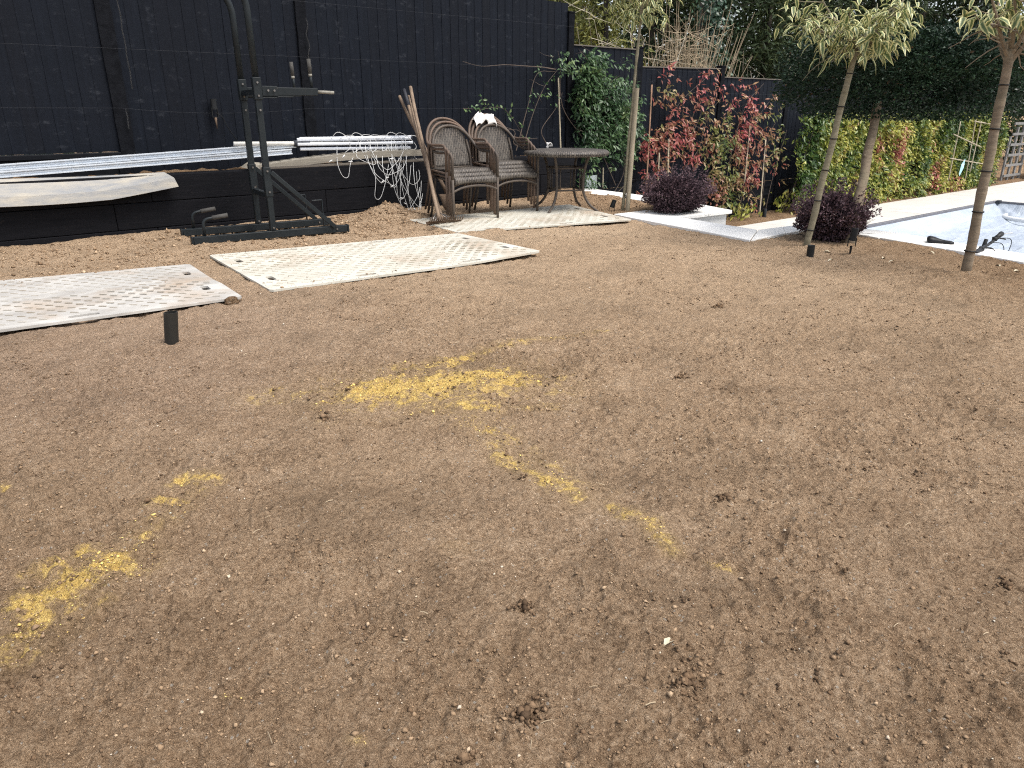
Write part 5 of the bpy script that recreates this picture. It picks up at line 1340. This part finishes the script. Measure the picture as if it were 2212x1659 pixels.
# ================================================================ PURPLE SHRUBS
def shrub(label, c, rx, ry, rz, n, bloom=None, z0=0.0):
    c = Vector(c); r = thing('purple_shrub', label, 'shrub', c, 'dark purple shrubs by the coping')
    u = unit(RNG.normal(size=(n, 3))); q = RNG.random(n) ** .22
    lum = .74 + .62 * (fbm(u[:, 0] * 2.4 + c.x, u[:, 1] * 2.4 + u[:, 2] * 2, 3, 3) - .3)
    P = u * q[:, None] * lum[:, None] * np.array([rx, ry, rz]); P[:, 2] = np.maximum(P[:, 2] + rz * .82, .01 + .04 * RNG.random(n))
    P += np.array(c); A = u * .8 + RNG.normal(size=(n, 3)) * .5 + np.array([0, 0, .3])
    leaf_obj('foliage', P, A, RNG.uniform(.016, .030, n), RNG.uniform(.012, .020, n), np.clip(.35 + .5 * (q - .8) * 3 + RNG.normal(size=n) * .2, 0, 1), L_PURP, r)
    sh = []
    for k in range(150):                                              # shoots that stick out of the dome
        d = Vector((random.gauss(0, 1), random.gauss(0, 1), abs(random.gauss(.5, .7)))).normalized(); b0 = c + Vector((d.x * rx, d.y * ry, rz * .82 + d.z * rz)) * 1.0 if False else c + Vector((d.x * rx * .85, d.y * ry * .85, rz * .82 + d.z * rz * .85))
        for i in range(13): sh.append(list(b0 + (d + Vector((0, 0, .25))) * random.uniform(0, .11) + Vector((random.gauss(0, .008), random.gauss(0, .008), random.gauss(0, .008)))))
    SH = np.array(sh); SH[:, 2] = np.maximum(SH[:, 2], c.z + .02); leaf_obj('shoots', SH, unit(SH - np.array(c)) + RNG.normal(size=SH.shape) * .6, RNG.uniform(.016, .030, len(SH)), .015, RNG.uniform(.4, 1, len(SH)), L_PURP, r)
    m = MB()
    for k in range(70):
        d = Vector((random.gauss(0, 1), random.gauss(0, 1), abs(random.gauss(.6, .6)))); d.normalize()
        twig_tube(m, c + Vector((random.gauss(0, .03), random.gauss(0, .03), 0)), d, 1.08 * math.sqrt((d.x * rx) ** 2 + (d.y * ry) ** 2 + (d.z * rz * 1.75) ** 2), .004, 3, 4, .3)
    m.build('branches', M_BARKD, r)
    return r
c1 = G(1450, 467); s1 = shrub('rounded dark purple shrub on the coping in front of the reddest climber', (c1.x + .22, c1.y + .12, 0.02), .38, .34, .215, 15000)
m = MB(); B = D(1440, 401, s1.location)
for k in range(8):
    a = k * 2.4; q = Vector((math.cos(a), -.3, math.sin(a))) * .022; c = B + Vector((math.cos(a * 1.7) * .016, 0, math.sin(a) * .014)); e = q.cross(Vector((0, 1, 0))).normalized() * .009; m.add([c, c + q * .5 + e, c + q, c + q * .5 - e], [(0, 1, 2, 3)])
m.build('white_bloom', M_PETALW, s1)
c2 = G(1805, 526); s2 = shrub('larger dark purple shrub behind the two leaning trunks', (c2.x + .16, c2.y + .14, 0), .31, .30, .23, 15000)

# ================================================================ STAKED VARIEGATED TREES
def var_leaf_protos():
    out = []
    for k in range(6):
        me = leaf_mesh('leaf', np.zeros((1, 3)), np.array([[1.0, 0, 0]]), .100 * (1 + .1 * (k % 3 - 1)), .033 * (1 + .12 * (k % 2)), np.array([k / 6]), nrm=np.array([0, 0, 8.0]), long=True, droop=.22 + .10 * k)
        me.materials.append(L_VAR); out.append(me)
    return out
VLEAF = var_leaf_protos()
def var_tree(label, base, top, r0, r1, crown, stake=None, nleaf=620, nparts=120, bk=M_BARK, up=0.0, ties=3, zmin=-9.0):
    base, top = Vector(base), Vector(top); r = thing('variegated_tree', label, 'tree', base, 'staked young trees with variegated leaves')
    m = MB(); N = 26; pts = [base.lerp(top, k / N) + Vector((.0022 * math.sin(k * .5), .0022 * math.cos(k * .7), 0)) for k in range(N + 1)]
    pts[0] = pts[0] - Vector((0, 0, .05)); m.tube(pts, [r0 + (r1 - r0) * k / N + (.0025 * (1 if k % 5 == 0 else 0)) for k in range(N + 1)], 14); m.build('trunk', bk, r, True)
    m = MB(); tips = []
    for k in range(9):
        a = k * 2.4; d = Vector((math.cos(a) * .8, math.sin(a) * .8, random.uniform(.5, 1.1) + up))
        q = twig_tube(m, top + Vector((0, 0, random.uniform(-.12, .02))), d, random.uniform(.5, .8) * crown, r1 * .55, 6, 5, .25); tips.append(q)
        for z in range(4):
            s = q[random.randint(1, 4)]; tips.append(twig_tube(m, s, (math.cos(a + random.gauss(0, .9)), math.sin(a + random.gauss(0, .9)), random.gauss(.0, .5)), random.uniform(.25, .45) * crown, r1 * .22, 4, 4, .3, .1))
    m.build('branches', bk, r)
    P, A = [], []
    for q in tips:
        for s in q[1:]:
            for _ in range(4):
                P.append(s + Vector((random.gauss(0, .05), random.gauss(0, .05), random.gauss(-.01, .05)))); a = random.random() * 6.28
                A.append(Vector((math.cos(a), math.sin(a), random.gauss(-.25, .35))))
    kk = [i for i in range(len(P)) if P[i].z > zmin + random.uniform(-.05, .05)]; P = [P[i] for i in kk]; A = [A[i] for i in kk]
    o = sorted(range(len(P)), key=lambda i: P[i].z); o = o[:nparts] + random.sample(o[nparts:], min(len(o) - nparts, nleaf))
    for i in o[:nparts]:
        lf = link('leaf', random.choice(VLEAF), None, r); lf.location = P[i] - base
        lf.rotation_euler = A[i].to_track_quat('X', 'Z').to_euler(); lf.rotation_euler.rotate_axis('X', random.gauss(0, .4)); s = random.uniform(.75, 1.2); lf.scale = (s, s, s)
    rest = o[nparts:]; PP = np.array([list(P[i]) for i in rest]); AA = np.array([list(A[i]) for i in rest]); n = len(rest)
    leaf_obj('upper_leaves', PP, AA, RNG.uniform(.08, .115, n), RNG.uniform(.025, .037, n), RNG.random(n), L_VAR, r, nrm=np.array([0, 0, 3.0]), long=True, droop=.28)
    if stake:
        s0, s1, sr, mt = stake; m = MB(); m.tube([Vector(s0) - Vector((0, 0, .05)), Vector(s0).lerp(Vector(s1), .5), Vector(s1)], [sr, sr, sr * .95], 12); st = m.build('stake', mt, r, 'auto')
    for k in range(ties):
        f = (k + .6) / (ties + .4); c = base.lerp(top, f); rr_ = (r0 + (r1 - r0) * f) * 1.12
        if stake:
            d = Vector(stake[0]).lerp(Vector(stake[1]), f * 1.02); c2 = d
            pts = [(c + c2) / 2 + (c - c2) * .5 * math.cos(a) * (1 + 2 * rr_ / max((c - c2).length, .02)) + Vector((0, 0, 1)).cross((c - c2).normalized()) * math.sin(a) * rr_ * 1.25 for a in np.linspace(0, 6.283, 17)]
        else: pts = [c + Vector((math.cos(a), math.sin(a), 0)) * rr_ for a in np.linspace(0, 6.283, 13)]
        m = MB(); m.tube(pts, .0045, 5, False); m.build('tree_tie', M_TIE, r)
    return r
b1 = G(1352, 458); tp1 = D(1384, 95, b1); sb1 = G(1362, 458); st1 = D(1376, 150, sb1)
var_tree('young variegated tree tied to a thick stake by the table', b1 + Vector((.0, .05, 0)), D(1387, 5, b1), .018, .014, .50, (b1 + Vector((.02, -.0, 0)), D(1376, 190, b1), .026, M_STAKE), 240, 80, M_BARKG, ties=6)
b2 = G(1741, 534); var_tree('leaning young variegated tree, thinner of the two crossing the purple shrub', b2, D(1850, 100, b2), .0265, .022, .78, None, 950, 170, M_BARKG, ties=6, zmin=D(1850, 118, b2).z)
b3 = G(2086, 591); var_tree('leaning young variegated tree in front of the pool cover', b3, D(2184, 105, b3), .032, .026, .75, None, 620, 110, M_BARK, .7, 5, D(2184, 42, b3).z)

# ================================================================ DARK CLIPPED TREES
def dark_tree(label, base, top, r0, r1, cc, rad3, n):
    base, top, cc = Vector(base), Vector(top), Vector(cc); r = thing('clipped_evergreen', label, 'tree', base)
    m = MB(); N = 20; pts = [base.lerp(top, k / N) + Vector((.004 * math.sin(k * .8), .004 * math.cos(k), 0)) for k in range(N + 1)]; pts[0] = pts[0] - Vector((0, 0, .04))
    m.tube(pts, [(r0 + (r1 - r0) * k / N) * (1.12 if k % 6 == 0 else 1) for k in range(N + 1)], 14)
    for (f, a) in ((.12, 2.5), (.3, 3.2), (.42, 2.2), (.2, 4.0), (.62, 3.0)):
        c = base.lerp(top, f); d = Vector((math.cos(a), math.sin(a), 0)); m.tube([c + d * r0 * .5, c + d * r0 * 1.25], [r0 * .5, r0 * .28], 8)
    m.build('trunk', M_BARK, r, True)
    u = unit(RNG.normal(size=(n, 3))); e = (np.abs(u) ** 3.2).sum(1) ** (-1 / 3.2); q = RNG.random(n) ** .42
    P = u * (e * q)[:, None]; lum = .90 + .22 * (fbm(P[:, 0] * 3, P[:, 1] * 3 + P[:, 2] * 4, 3, 9) - .3)
    P = P * lum[:, None] * np.array(rad3); P = P[:, :1] * np.array(RT)[None] + P[:, 1:2] * np.array(FWH)[None] + P[:, 2:] * np.array([[0, 0, 1.0]]) + np.array(cc)   # clipped flat, long side facing the soil
    u = u[:, :1] * np.array(RT)[None] + u[:, 1:2] * np.array(FWH)[None] + u[:, 2:] * np.array([[0, 0, 1.0]])
    cl = fbm(P[:, 0] * 7, P[:, 2] * 9 + P[:, 1] * 5, 2, 66); kp = cl > .34; P, uu, qq = P[kp], u[kp], q[kp]; n = len(P)
    A = uu * .7 + RNG.normal(size=(n, 3)) * .6; A[:, 2] *= .6
    tn = np.clip(.45 + .9 * (fbm(P[:, 0] * 4, P[:, 2] * 6, 3, 8) - .5) + RNG.normal(size=n) * .14, 0, .96); tn = np.where(RNG.random(n) < .006, 1, tn)
    leaf_obj('crown', P, A, RNG.uniform(.022, .042, n), RNG.uniform(.014, .023, n), tn, L_DARK, r)
    m = MB()
    for k in range(60):
        d = (RT * random.gauss(.25, 1) + FWH * random.gauss(0, .45) + Vector((0, 0, random.gauss(.25, .4)))).normalized(); s = cc + RT * random.uniform(-.6, .5) + FWH * .1 + Vector((0, 0, random.uniform(-.12, .15)))
        p = twig_tube(m, s, d, random.uniform(.2, .38) * rad3[0], .006, 3, 5, .3)
        for _ in range(2): twig_tube(m, p[3], (random.gauss(0, 1), random.gauss(0, 1), random.gauss(0, .4)), .3, .0025, 3, 3, .3)
    m.build('branches', M_BARKD, r)
b4 = G(1836, 528); t4 = D(1895, 235, b4 + FWH * .50)
cc = D(1985, 160, b4 + FWH * .68)
dark_tree('dark clipped evergreen with a wide flat crown on a thick knobbly trunk', b4, t4 + Vector((0, 0, .05)), .042, .034, cc, (1.26, .56, .40), 46000)

# ================================================================ GARDEN LIGHTS
def spot(px, py, label, tilt=.35, hgt=.085, stem=.0, rr=.024):
    P = G(px, py); r = thing('garden_spotlight', label, 'spotlight', P, 'black garden spotlights')
    ax = Vector((RT.x * tilt, RT.y * tilt, 1)).normalized(); b = P + Vector((0, 0, .045 + stem))
    m = MB(); m.tube([b, b + ax * hgt], rr, 16); m.build('lamp_body', M_LIGHT, r, 'auto'); m = MB(); m.tube([b + ax * hgt, b + ax * (hgt + .002)], rr * .86, 16); m.build('lens', M_LENS, r)
    m = MB()
    for s in (-1, 1): m.beam(P + RT * s * (rr + .004) + Vector((0, 0, stem)), b + RT * s * (rr + .004) + ax * .02, .012, .004, (RT.x, RT.y, 0))
    m.build('bracket', M_LIGHT, r)
    m = MB(); m.tube([P + Vector((0, 0, -.04)), P + Vector((0, 0, stem + .004))], [.004, .011], 8); m.build('spike', M_LIGHT, r)
    return r
spot(1321, 458, 'black spotlight tilted in the soil between the table and the staked tree', .35, .085, .004)
spot(1836, 549, 'black spike spotlight in front of the thick knobbly trunk', .10, .095, .06, .026)
P = G(1749, 557); r = thing('lamp_tube', 'black tube lamp standing in the soil at the foot of the leaning trunk', 'lamp', P)
m = MB(); m.lathe([(.001, .092), (.024, .092), (.027, .096), (.027, .0), (.027, -.03)][::-1], 20, P); m.build('lamp_body', M_LIGHT, r, 'auto')
spot(1648, 468, 'small black uplighter in the bed left of the hedge', .0, .12, 0, .03) if False else None
def lowlight(px, py, label):
    B = G(px, py, DECK); r = thing('bed_light', label, 'lamp', B, 'black bollard lights in the hedge bed')
    m = MB(); m.lathe([(.035, 0), (.035, .16), (.03, .17), (.001, .17)], 14, B); m.build('lamp_body', M_LIGHT, r, 'auto')
    m = MB(); m.lathe([(.03, .171), (.03, .176), (.001, .176)], 14, B); m.build('lens', M_LENS, r)
lowlight(1650, 473, 'black light in the bed below the half red climber'); lowlight(1986, 407, 'black light beside the right pink flower'); lowlight(2092, 388, 'black light among the cane legs at the far end')
# fallen leaves
def fallen(px, py, label, s=.035):
    P = G(px, py); a = random.random() * 6.28; me = leaf_mesh('fallen_leaf', np.zeros((1, 3)), np.array([[math.cos(a), math.sin(a), .25]]), s * 1.6, s * .7, np.array([.5]), nrm=np.array([0, 0, 5.0]), long=True, droop=.35, fold=.35)
    o = link('fallen_leaf', me, L_PALE); o.location = (P.x, P.y, gz(P.x, P.y) + .010); tag(o, label, 'leaf', 'pale fallen leaves on the soil')
fallen(1432, 1408, 'curled pale leaf lying alone on the near soil', .024)
fallen(1693, 593, 'pale fallen leaf in front of the tube lamp', .05) if False else None
for px, py, lab in ((1792, 547, 'pale fallen leaf left of the spike spotlight'), (1800, 565, 'pale fallen leaf between the tube lamp and the spotlight'), (1905, 561, 'pale fallen leaf under the coping left of the pool trunk'), (1932, 570, 'pale fallen leaf halfway between spotlight and pool trunk'), (2005, 548, 'pale fallen leaf against the coping in front of the saddle'), (2160, 577, 'pale fallen leaf against the coping right of the pool trunk'), (2188, 590, 'pale fallen leaf at the right edge of the soil'), (555, 826, 'pale scrap of leaf left of the big sand patch') if False else (494, 1250, 'small white leaf scrap right of the near sand patch')):
    fallen(px, py, lab, .032 if py < 700 else .010)

# ================================================================ BICYCLE BEHIND THE COPING
sd_ = G(2022, 522, .05); hb_ = G(2128, 512, .12)
ax = Vector((hb_.x - sd_.x, hb_.y - sd_.y, 0)).normalized(); sid = Vector((-ax.y, ax.x, 0))
bk_ = thing('bicycle', 'black bicycle leaning below the coping, only saddle and handlebars showing', 'bicycle', (sd_.x, sd_.y, DECK))
sb = Vector((sd_.x, sd_.y, .035)); hb = Vector((hb_.x, hb_.y, .09)); offs = Vector((.12, -.02, 0))
sb += Vector((.14, .02, 0)); hb += Vector((.10, .02, 0))
bb = sb + ax * .16 + Vector((.06, 0, -.50)); rw_ = sb - ax * .22 + Vector((.05, 0, -.52)); fw_ = hb + ax * .10 + Vector((.03, 0, -.62)); hd = hb - ax * .02 + Vector((0, 0, -.14))
rw_.z = DECK + .205; fw_.z = DECK + .205; bb.z = DECK + .23
for c in (rw_, fw_):
    wl_ = MB(); wl_.tube([c + ax * .18 * math.cos(a) + Vector((0, 0, .18 * math.sin(a))) for a in np.linspace(0, 6.283, 33)], .022, 8, False); wh = wl_.build('wheel', M_BIKE, bk_, True)
    m = MB(); m.tube([c + ax * .155 * math.cos(a) + Vector((0, 0, .155 * math.sin(a))) for a in np.linspace(0, 6.283, 33)], .008, 6, False); m.build('rim', M_BOLT, wh, True)
    m = MB(); [m.tube([c, c + ax * .155 * math.cos(a) + Vector((0, 0, .155 * math.sin(a)))], .0015, 3) for a in np.linspace(0, 6.283, 17)[:-1]]; m.build('spokes', M_BOLT, wh)
m = MB(); [m.tube([a, b], .016, 8) for a, b in ((bb, sb + Vector((0, 0, -.10))), (bb, hd), (sb + Vector((0, 0, -.16)), hd), (bb, rw_), (sb + Vector((0, 0, -.14)), rw_), (hd, fw_))]; m.build('frame', M_BIKEF, bk_, True)
m = MB(); m.tube([sb + Vector((0, 0, -.12)), sb + Vector((0, 0, -.02))], .013, 8); m.build('seat_post', M_BIKE, bk_, True)
m = MB(); N = 12; prs = []
for k in range(N + 1):
    s = k / N; wv = .044 + .020 * math.cos(min(1, s * 1.6) * math.pi) + .006 * max(0, s - .6)
    wv *= math.sqrt(max(.02, 1 - (max(0, .16 - s) / .17) ** 2)) * math.sqrt(max(.02, 1 - (max(0, s - .86) / .145) ** 2)); prs.append((s, max(.006, wv)))
vs = []
for s, wv in prs:
    c = sb + ax * (-.10 + .20 * s) + Vector((0, 0, -.012 * s + .012 * (1 - s) ** 2))
    for j in range(10):
        q = 2 * math.pi * j / 10; vs.append(c + sid * wv * math.cos(q) + Vector((0, 0, (.012 + .35 * min(wv, .05)) * math.sin(q))))
fs = [(i * 10 + j, i * 10 + (j + 1) % 10, i * 10 + 10 + (j + 1) % 10, i * 10 + 10 + j) for i in range(N) for j in range(10)] + [tuple(range(9, -1, -1)), tuple(N * 10 + j for j in range(10))]
m.add(vs, fs); m.build('saddle', M_BIKE, bk_, True)
m = MB(); m.tube([hd, hb], .015, 8); m.build('stem', M_BIKE, bk_, True)
h0, h1 = D(2106, 547, hb - FWH * .22), D(2162, 506, hb + FWH * .10)
mid = (h0 + h1) / 2 + Vector((0, 0, -.01))
m = MB(); m.tube(spline([h0, h0.lerp(mid, .5) + Vector((0, 0, .01)), mid, mid.lerp(h1, .5) - Vector((0, 0, .005)), h1], 6), .0115, 8); hbr = m.build('handlebar', M_BIKE, bk_, True)
for e, q in ((h0, mid), (h1, mid)):
    d = (q - e).normalized(); m = MB(); m.tube([e - d * .01, e + d * .02, e + d * .10], [.022, .019, .019], 10); m.build('grip', M_BIKE, hbr, True)
    c = e + d * .125; m = MB(); m.tube([c - Vector((0, 0, .012)), c + Vector((0, 0, .018))], .02, 8); m.tube([c, c + RT * .03 + Vector((0, 0, .012)), c + RT * .09 + Vector((0, 0, .0))], [.008, .006, .005], 6); m.build('brake_lever', M_BIKE, hbr, True)
for k in range(3):
    c = h0.lerp(h1, .3 + .25 * k); m = MB(); m.tube(spline([c, c + RT * (.08 + .02 * k) + Vector((0, 0, -.01)), c + RT * .13 + Vector((0, 0, -.09)), c + RT * .09 + Vector((0, 0, -.2))], 6), .003, 5); m.build('cable', M_BIKE, bk_, True)
m = MB(); m.tube([h1 + RT * .0 + Vector((0, 0, .0)), h1 + RT * .09 + Vector((0, 0, .012))], .004, 6); m.build('bell_lever', M_BIKEF, hbr, True)

# ================================================================ BEHIND THE FENCE
GB = -.55
def conifer(label, name, x, y, h, rad_, n, mat, L=.16, W=.05, tmean=.45, droop=.35, z0=.3, group='evergreens beyond the fence'):
    base = Vector((x, y, GB)); r = thing(name, label, 'tree', base, group)
    m = MB(); m.tube([base, base + Vector((0, 0, h * .5)), base + Vector((0, 0, h))], [.10, .07, .02], 8); m.build('trunk', M_BARKD, r, True)
    m = MB(); tips = []
    for k in range(int(60 + h * 12)):
        z = z0 + (h - z0) * random.random(); a = random.random() * 6.28; R_ = rad_ * (1 - .55 * (z / h)) * random.uniform(.65, 1.05)
        tips.append(twig_tube(m, base + Vector((0, 0, z)), (math.cos(a), math.sin(a), random.uniform(-.1, .35)), R_, .012, 3, 6, .25, .12))
    m.build('branches', M_BARKD, r)
    T_ = np.array([list(p) for q in tips for p in q[1:]]); I = RNG.integers(0, len(T_), n); P = T_[I] + RNG.normal(size=(n, 3)) * np.array([.13, .13, .10])
    C = np.array([x, y, 0.0]); O = P - C; O[:, 2] = 0; O = unit(O); A = O * .6 + RNG.normal(size=(n, 3)) * .5; A[:, 2] -= droop
    tn = tmean + .8 * (fbm(P[:, 0] * 1.6 + P[:, 1], P[:, 2] * 1.8, 3, int(x * 10) % 50) - .5) + RNG.normal(size=n) * .13
    leaf_obj('crown', P, A, RNG.uniform(.6, 1.3, n) * L, RNG.uniform(.6, 1.3, n) * W, np.clip(tn, 0, 1), mat, r)
def at_px(px, y): p = T(px, 238, y); return p.x
conifer('golden green conifer just behind the green jasmine panel', 'golden_conifer', at_px(1300, 9.6), 9.6, 4.6, .95, 7000, L_YELL, .12, .035, .5, .5)
conifer('golden green conifer behind the end of the black fence', 'golden_conifer', at_px(1205, 11.0), 11.0, 5.2, 1.2, 7000, L_YELL, .12, .035, .4, .5)
conifer('dark conifer between the golden one and the straw stems', 'dark_conifer', at_px(1400, 12.5), 12.5, 6.5, 1.8, 8000, L_CONI, .18, .05)
conifer('dark conifer right behind the straw coloured stems', 'dark_conifer', at_px(1530, 11.5), 11.5, 6.5, 1.7, 9000, L_CONI, .18, .05, .35)
conifer('dark green conifer above the panel of the half red climber', 'dark_conifer', at_px(1640, 11.0), 11.0, 6.0, 1.6, 9000, L_CONI, .18, .045, .55)
conifer('tall dark conifer left of the clipped dark crown', 'dark_conifer', at_px(1740, 12.0), 12.0, 7.0, 2.0, 9000, L_CONI, .18, .05, .35)
conifer('dark conifer behind the clipped dark crown', 'dark_conifer', at_px(1850, 11.5), 11.5, 7.0, 2.3, 8000, L_CONI, .2, .06, .4)
conifer('dark conifer behind the middle of the hedge', 'dark_conifer', at_px(1960, 11.0), 11.0, 7.0, 2.6, 8000, L_CONI, .2, .06, .35)
conifer('dark conifer behind the far end of the hedge', 'dark_conifer', at_px(2060, 10.5), 10.5, 7.5, 3.0, 8000, L_CONI, .24, .07, .4)
conifer('farthest dark conifer at the right behind the gate', 'dark_conifer', at_px(2150, 10.5), 10.5, 8.5, 3.8, 8000, L_CONI, .28, .08, .4)
conifer('broad dark conifer deep behind the golden conifers', 'dark_conifer', at_px(1270, 15.5), 15.5, 8.0, 3.2, 8000, L_CONI, .24, .07, .3)
conifer('broad dark conifer deep behind the straw stems', 'dark_conifer', at_px(1480, 16.5), 16.5, 8.5, 3.6, 8000, L_CONI, .24, .07, .3)
conifer('broad dark conifer deep behind the half red climber', 'dark_conifer', at_px(1660, 16.0), 16.0, 9.0, 4.0, 8000, L_CONI, .26, .08, .3)
def bare_shrub(label, px, y, h, n, spread, mat, rr=.010, lean=0.0, sub=5, grav=0.0, buds=None, name='bare_shrub', bend=.3, group='bare shrubs beyond the fence'):
    x = at_px(px, y); base = Vector((x, y, GB)); r = thing(name, label, 'shrub', base, group); m = MB(); ends = []
    for k in range(n):
        d = Vector((random.gauss(lean, spread), random.gauss(-.1, spread), 1)); q = twig_tube(m, base + Vector((random.gauss(0, .15), random.gauss(0, .12), 0)), d, h * random.uniform(.6, 1.1), rr * random.uniform(.6, 1.1), 4, 8, bend, grav)
        for _ in range(sub):
            s = q[random.randint(3, 8)]; e = twig_tube(m, s, (random.gauss(lean, 1), random.gauss(-.1, .7), random.gauss(.2, .6) - grav * 2), random.uniform(.3, .8), rr * .35, 3, 4, bend, grav); ends += e[1:]
            for __ in range(2): ends += twig_tube(m, e[2], (random.gauss(lean, 1), random.gauss(0, .7), random.gauss(0, .6) - grav * 2), random.uniform(.2, .4), rr * .22, 3, 3, bend, grav)[1:]
    for v in m.v:
        if v.y < 7.85: v.y = 7.85 + (7.85 - v.y) * .25
    ends = [Vector((e.x, max(e.y, 7.85), e.z)) for e in ends]
    m.build('branches', mat, r)
    if buds:
        E = np.array([list(e) for e in ends]); I = RNG.integers(0, len(E), buds); P = E[I] + RNG.normal(size=(buds, 3)) * .01
        leaf_obj('buds', P, RNG.normal(size=(buds, 3)), .035, .016, RNG.uniform(.6, 1, buds), L_YELL, r)
bare_shrub('tangled bare grey branches over the green jasmine panel', 1330, 8.6, 3.0, 20, .42, M_TWIG, .015, -.1, 7, 0, 260)
bare_shrub('bare arching twigs beside the end of the tall black fence', 1250, 9.0, 3.4, 16, .40, M_TWIG, .014, .1, 6, 0, 120)
bare_shrub('bare budding branches over the right end of the straw stems', 1600, 8.6, 2.7, 14, .45, M_TWIG, .014, .15, 6, 0, 300)
bare_shrub('drooping bare twigs hanging left of the clipped dark crown', 1730, 9.2, 3.6, 20, .4, M_TWIG, .013, -.35, 8, .22)
# stand of cut straw-coloured stems
x = at_px(1470, 9.0); base = Vector((x, 9.0, GB)); r = thing('straw_stem_shrub', 'upright straw coloured cut stems rising behind the fence', 'shrub', base); m = MB()
for k in range(210):
    a = random.gauss(0, .24); p = base + Vector((random.gauss(0, .30), random.gauss(0, .2), 0)); L = random.uniform(2.1, 3.5) * (1 - .4 * abs(a))
    twig_tube(m, p, (a + (p.x - base.x) * .25, random.gauss(-.03, .12), 1), L, random.uniform(.006, .013), 5, 5, .06)
for k in range(160):
    p = base + Vector((random.gauss(0.1, .45), random.gauss(0, .2), random.uniform(1.9, 3.0))); twig_tube(m, p, (random.gauss(0, 1), random.gauss(0, .5), random.gauss(.1, .5)), random.uniform(.3, .7), .004, 3, 4, .4)
m.build('stems', M_TAN, r)
x = at_px(1505, 10.2); r = thing('ivy_column', 'dark ivy clump climbing a trunk behind the straw stems', 'ivy', (x, 10.2, GB)); n = 1500
P = np.stack([x + RNG.normal(size=n) * .22, 10.2 - np.abs(RNG.normal(size=n)) * .2, RNG.uniform(0.5, 3.3, n)], 1)
leaf_obj('foliage', P, droop_axes(n), .09, .075, RNG.random(n), L_IVY, r, nrm=np.array([0, -1, .4]))
m = MB(); m.tube([(x, 10.25, GB), (x + .05, 10.25, 3.6)], [.12, .09], 8); m.build('trunk', M_BARKD, r, True)
# far wood closing the view
n = 16000; x = RNG.uniform(-6, 60, n); z = RNG.uniform(GB, 9.5, n); y = 19 + RNG.normal(size=n) * 1.2 + .12 * x
ok = z < 6.5 + 3 * fbm(x * .4, x * 0, 3, 5)
o = link('far_trees', leaf_mesh('far_trees', np.stack([x, y, z], 1)[ok], droop_axes(int(ok.sum()), (0, -1, 0), .6, .5, .6), .42, .24, RNG.uniform(0, .7, int(ok.sum()))), L_CONI); tag(o, 'dark mass of trees far behind the fence', 'trees', kind='stuff')
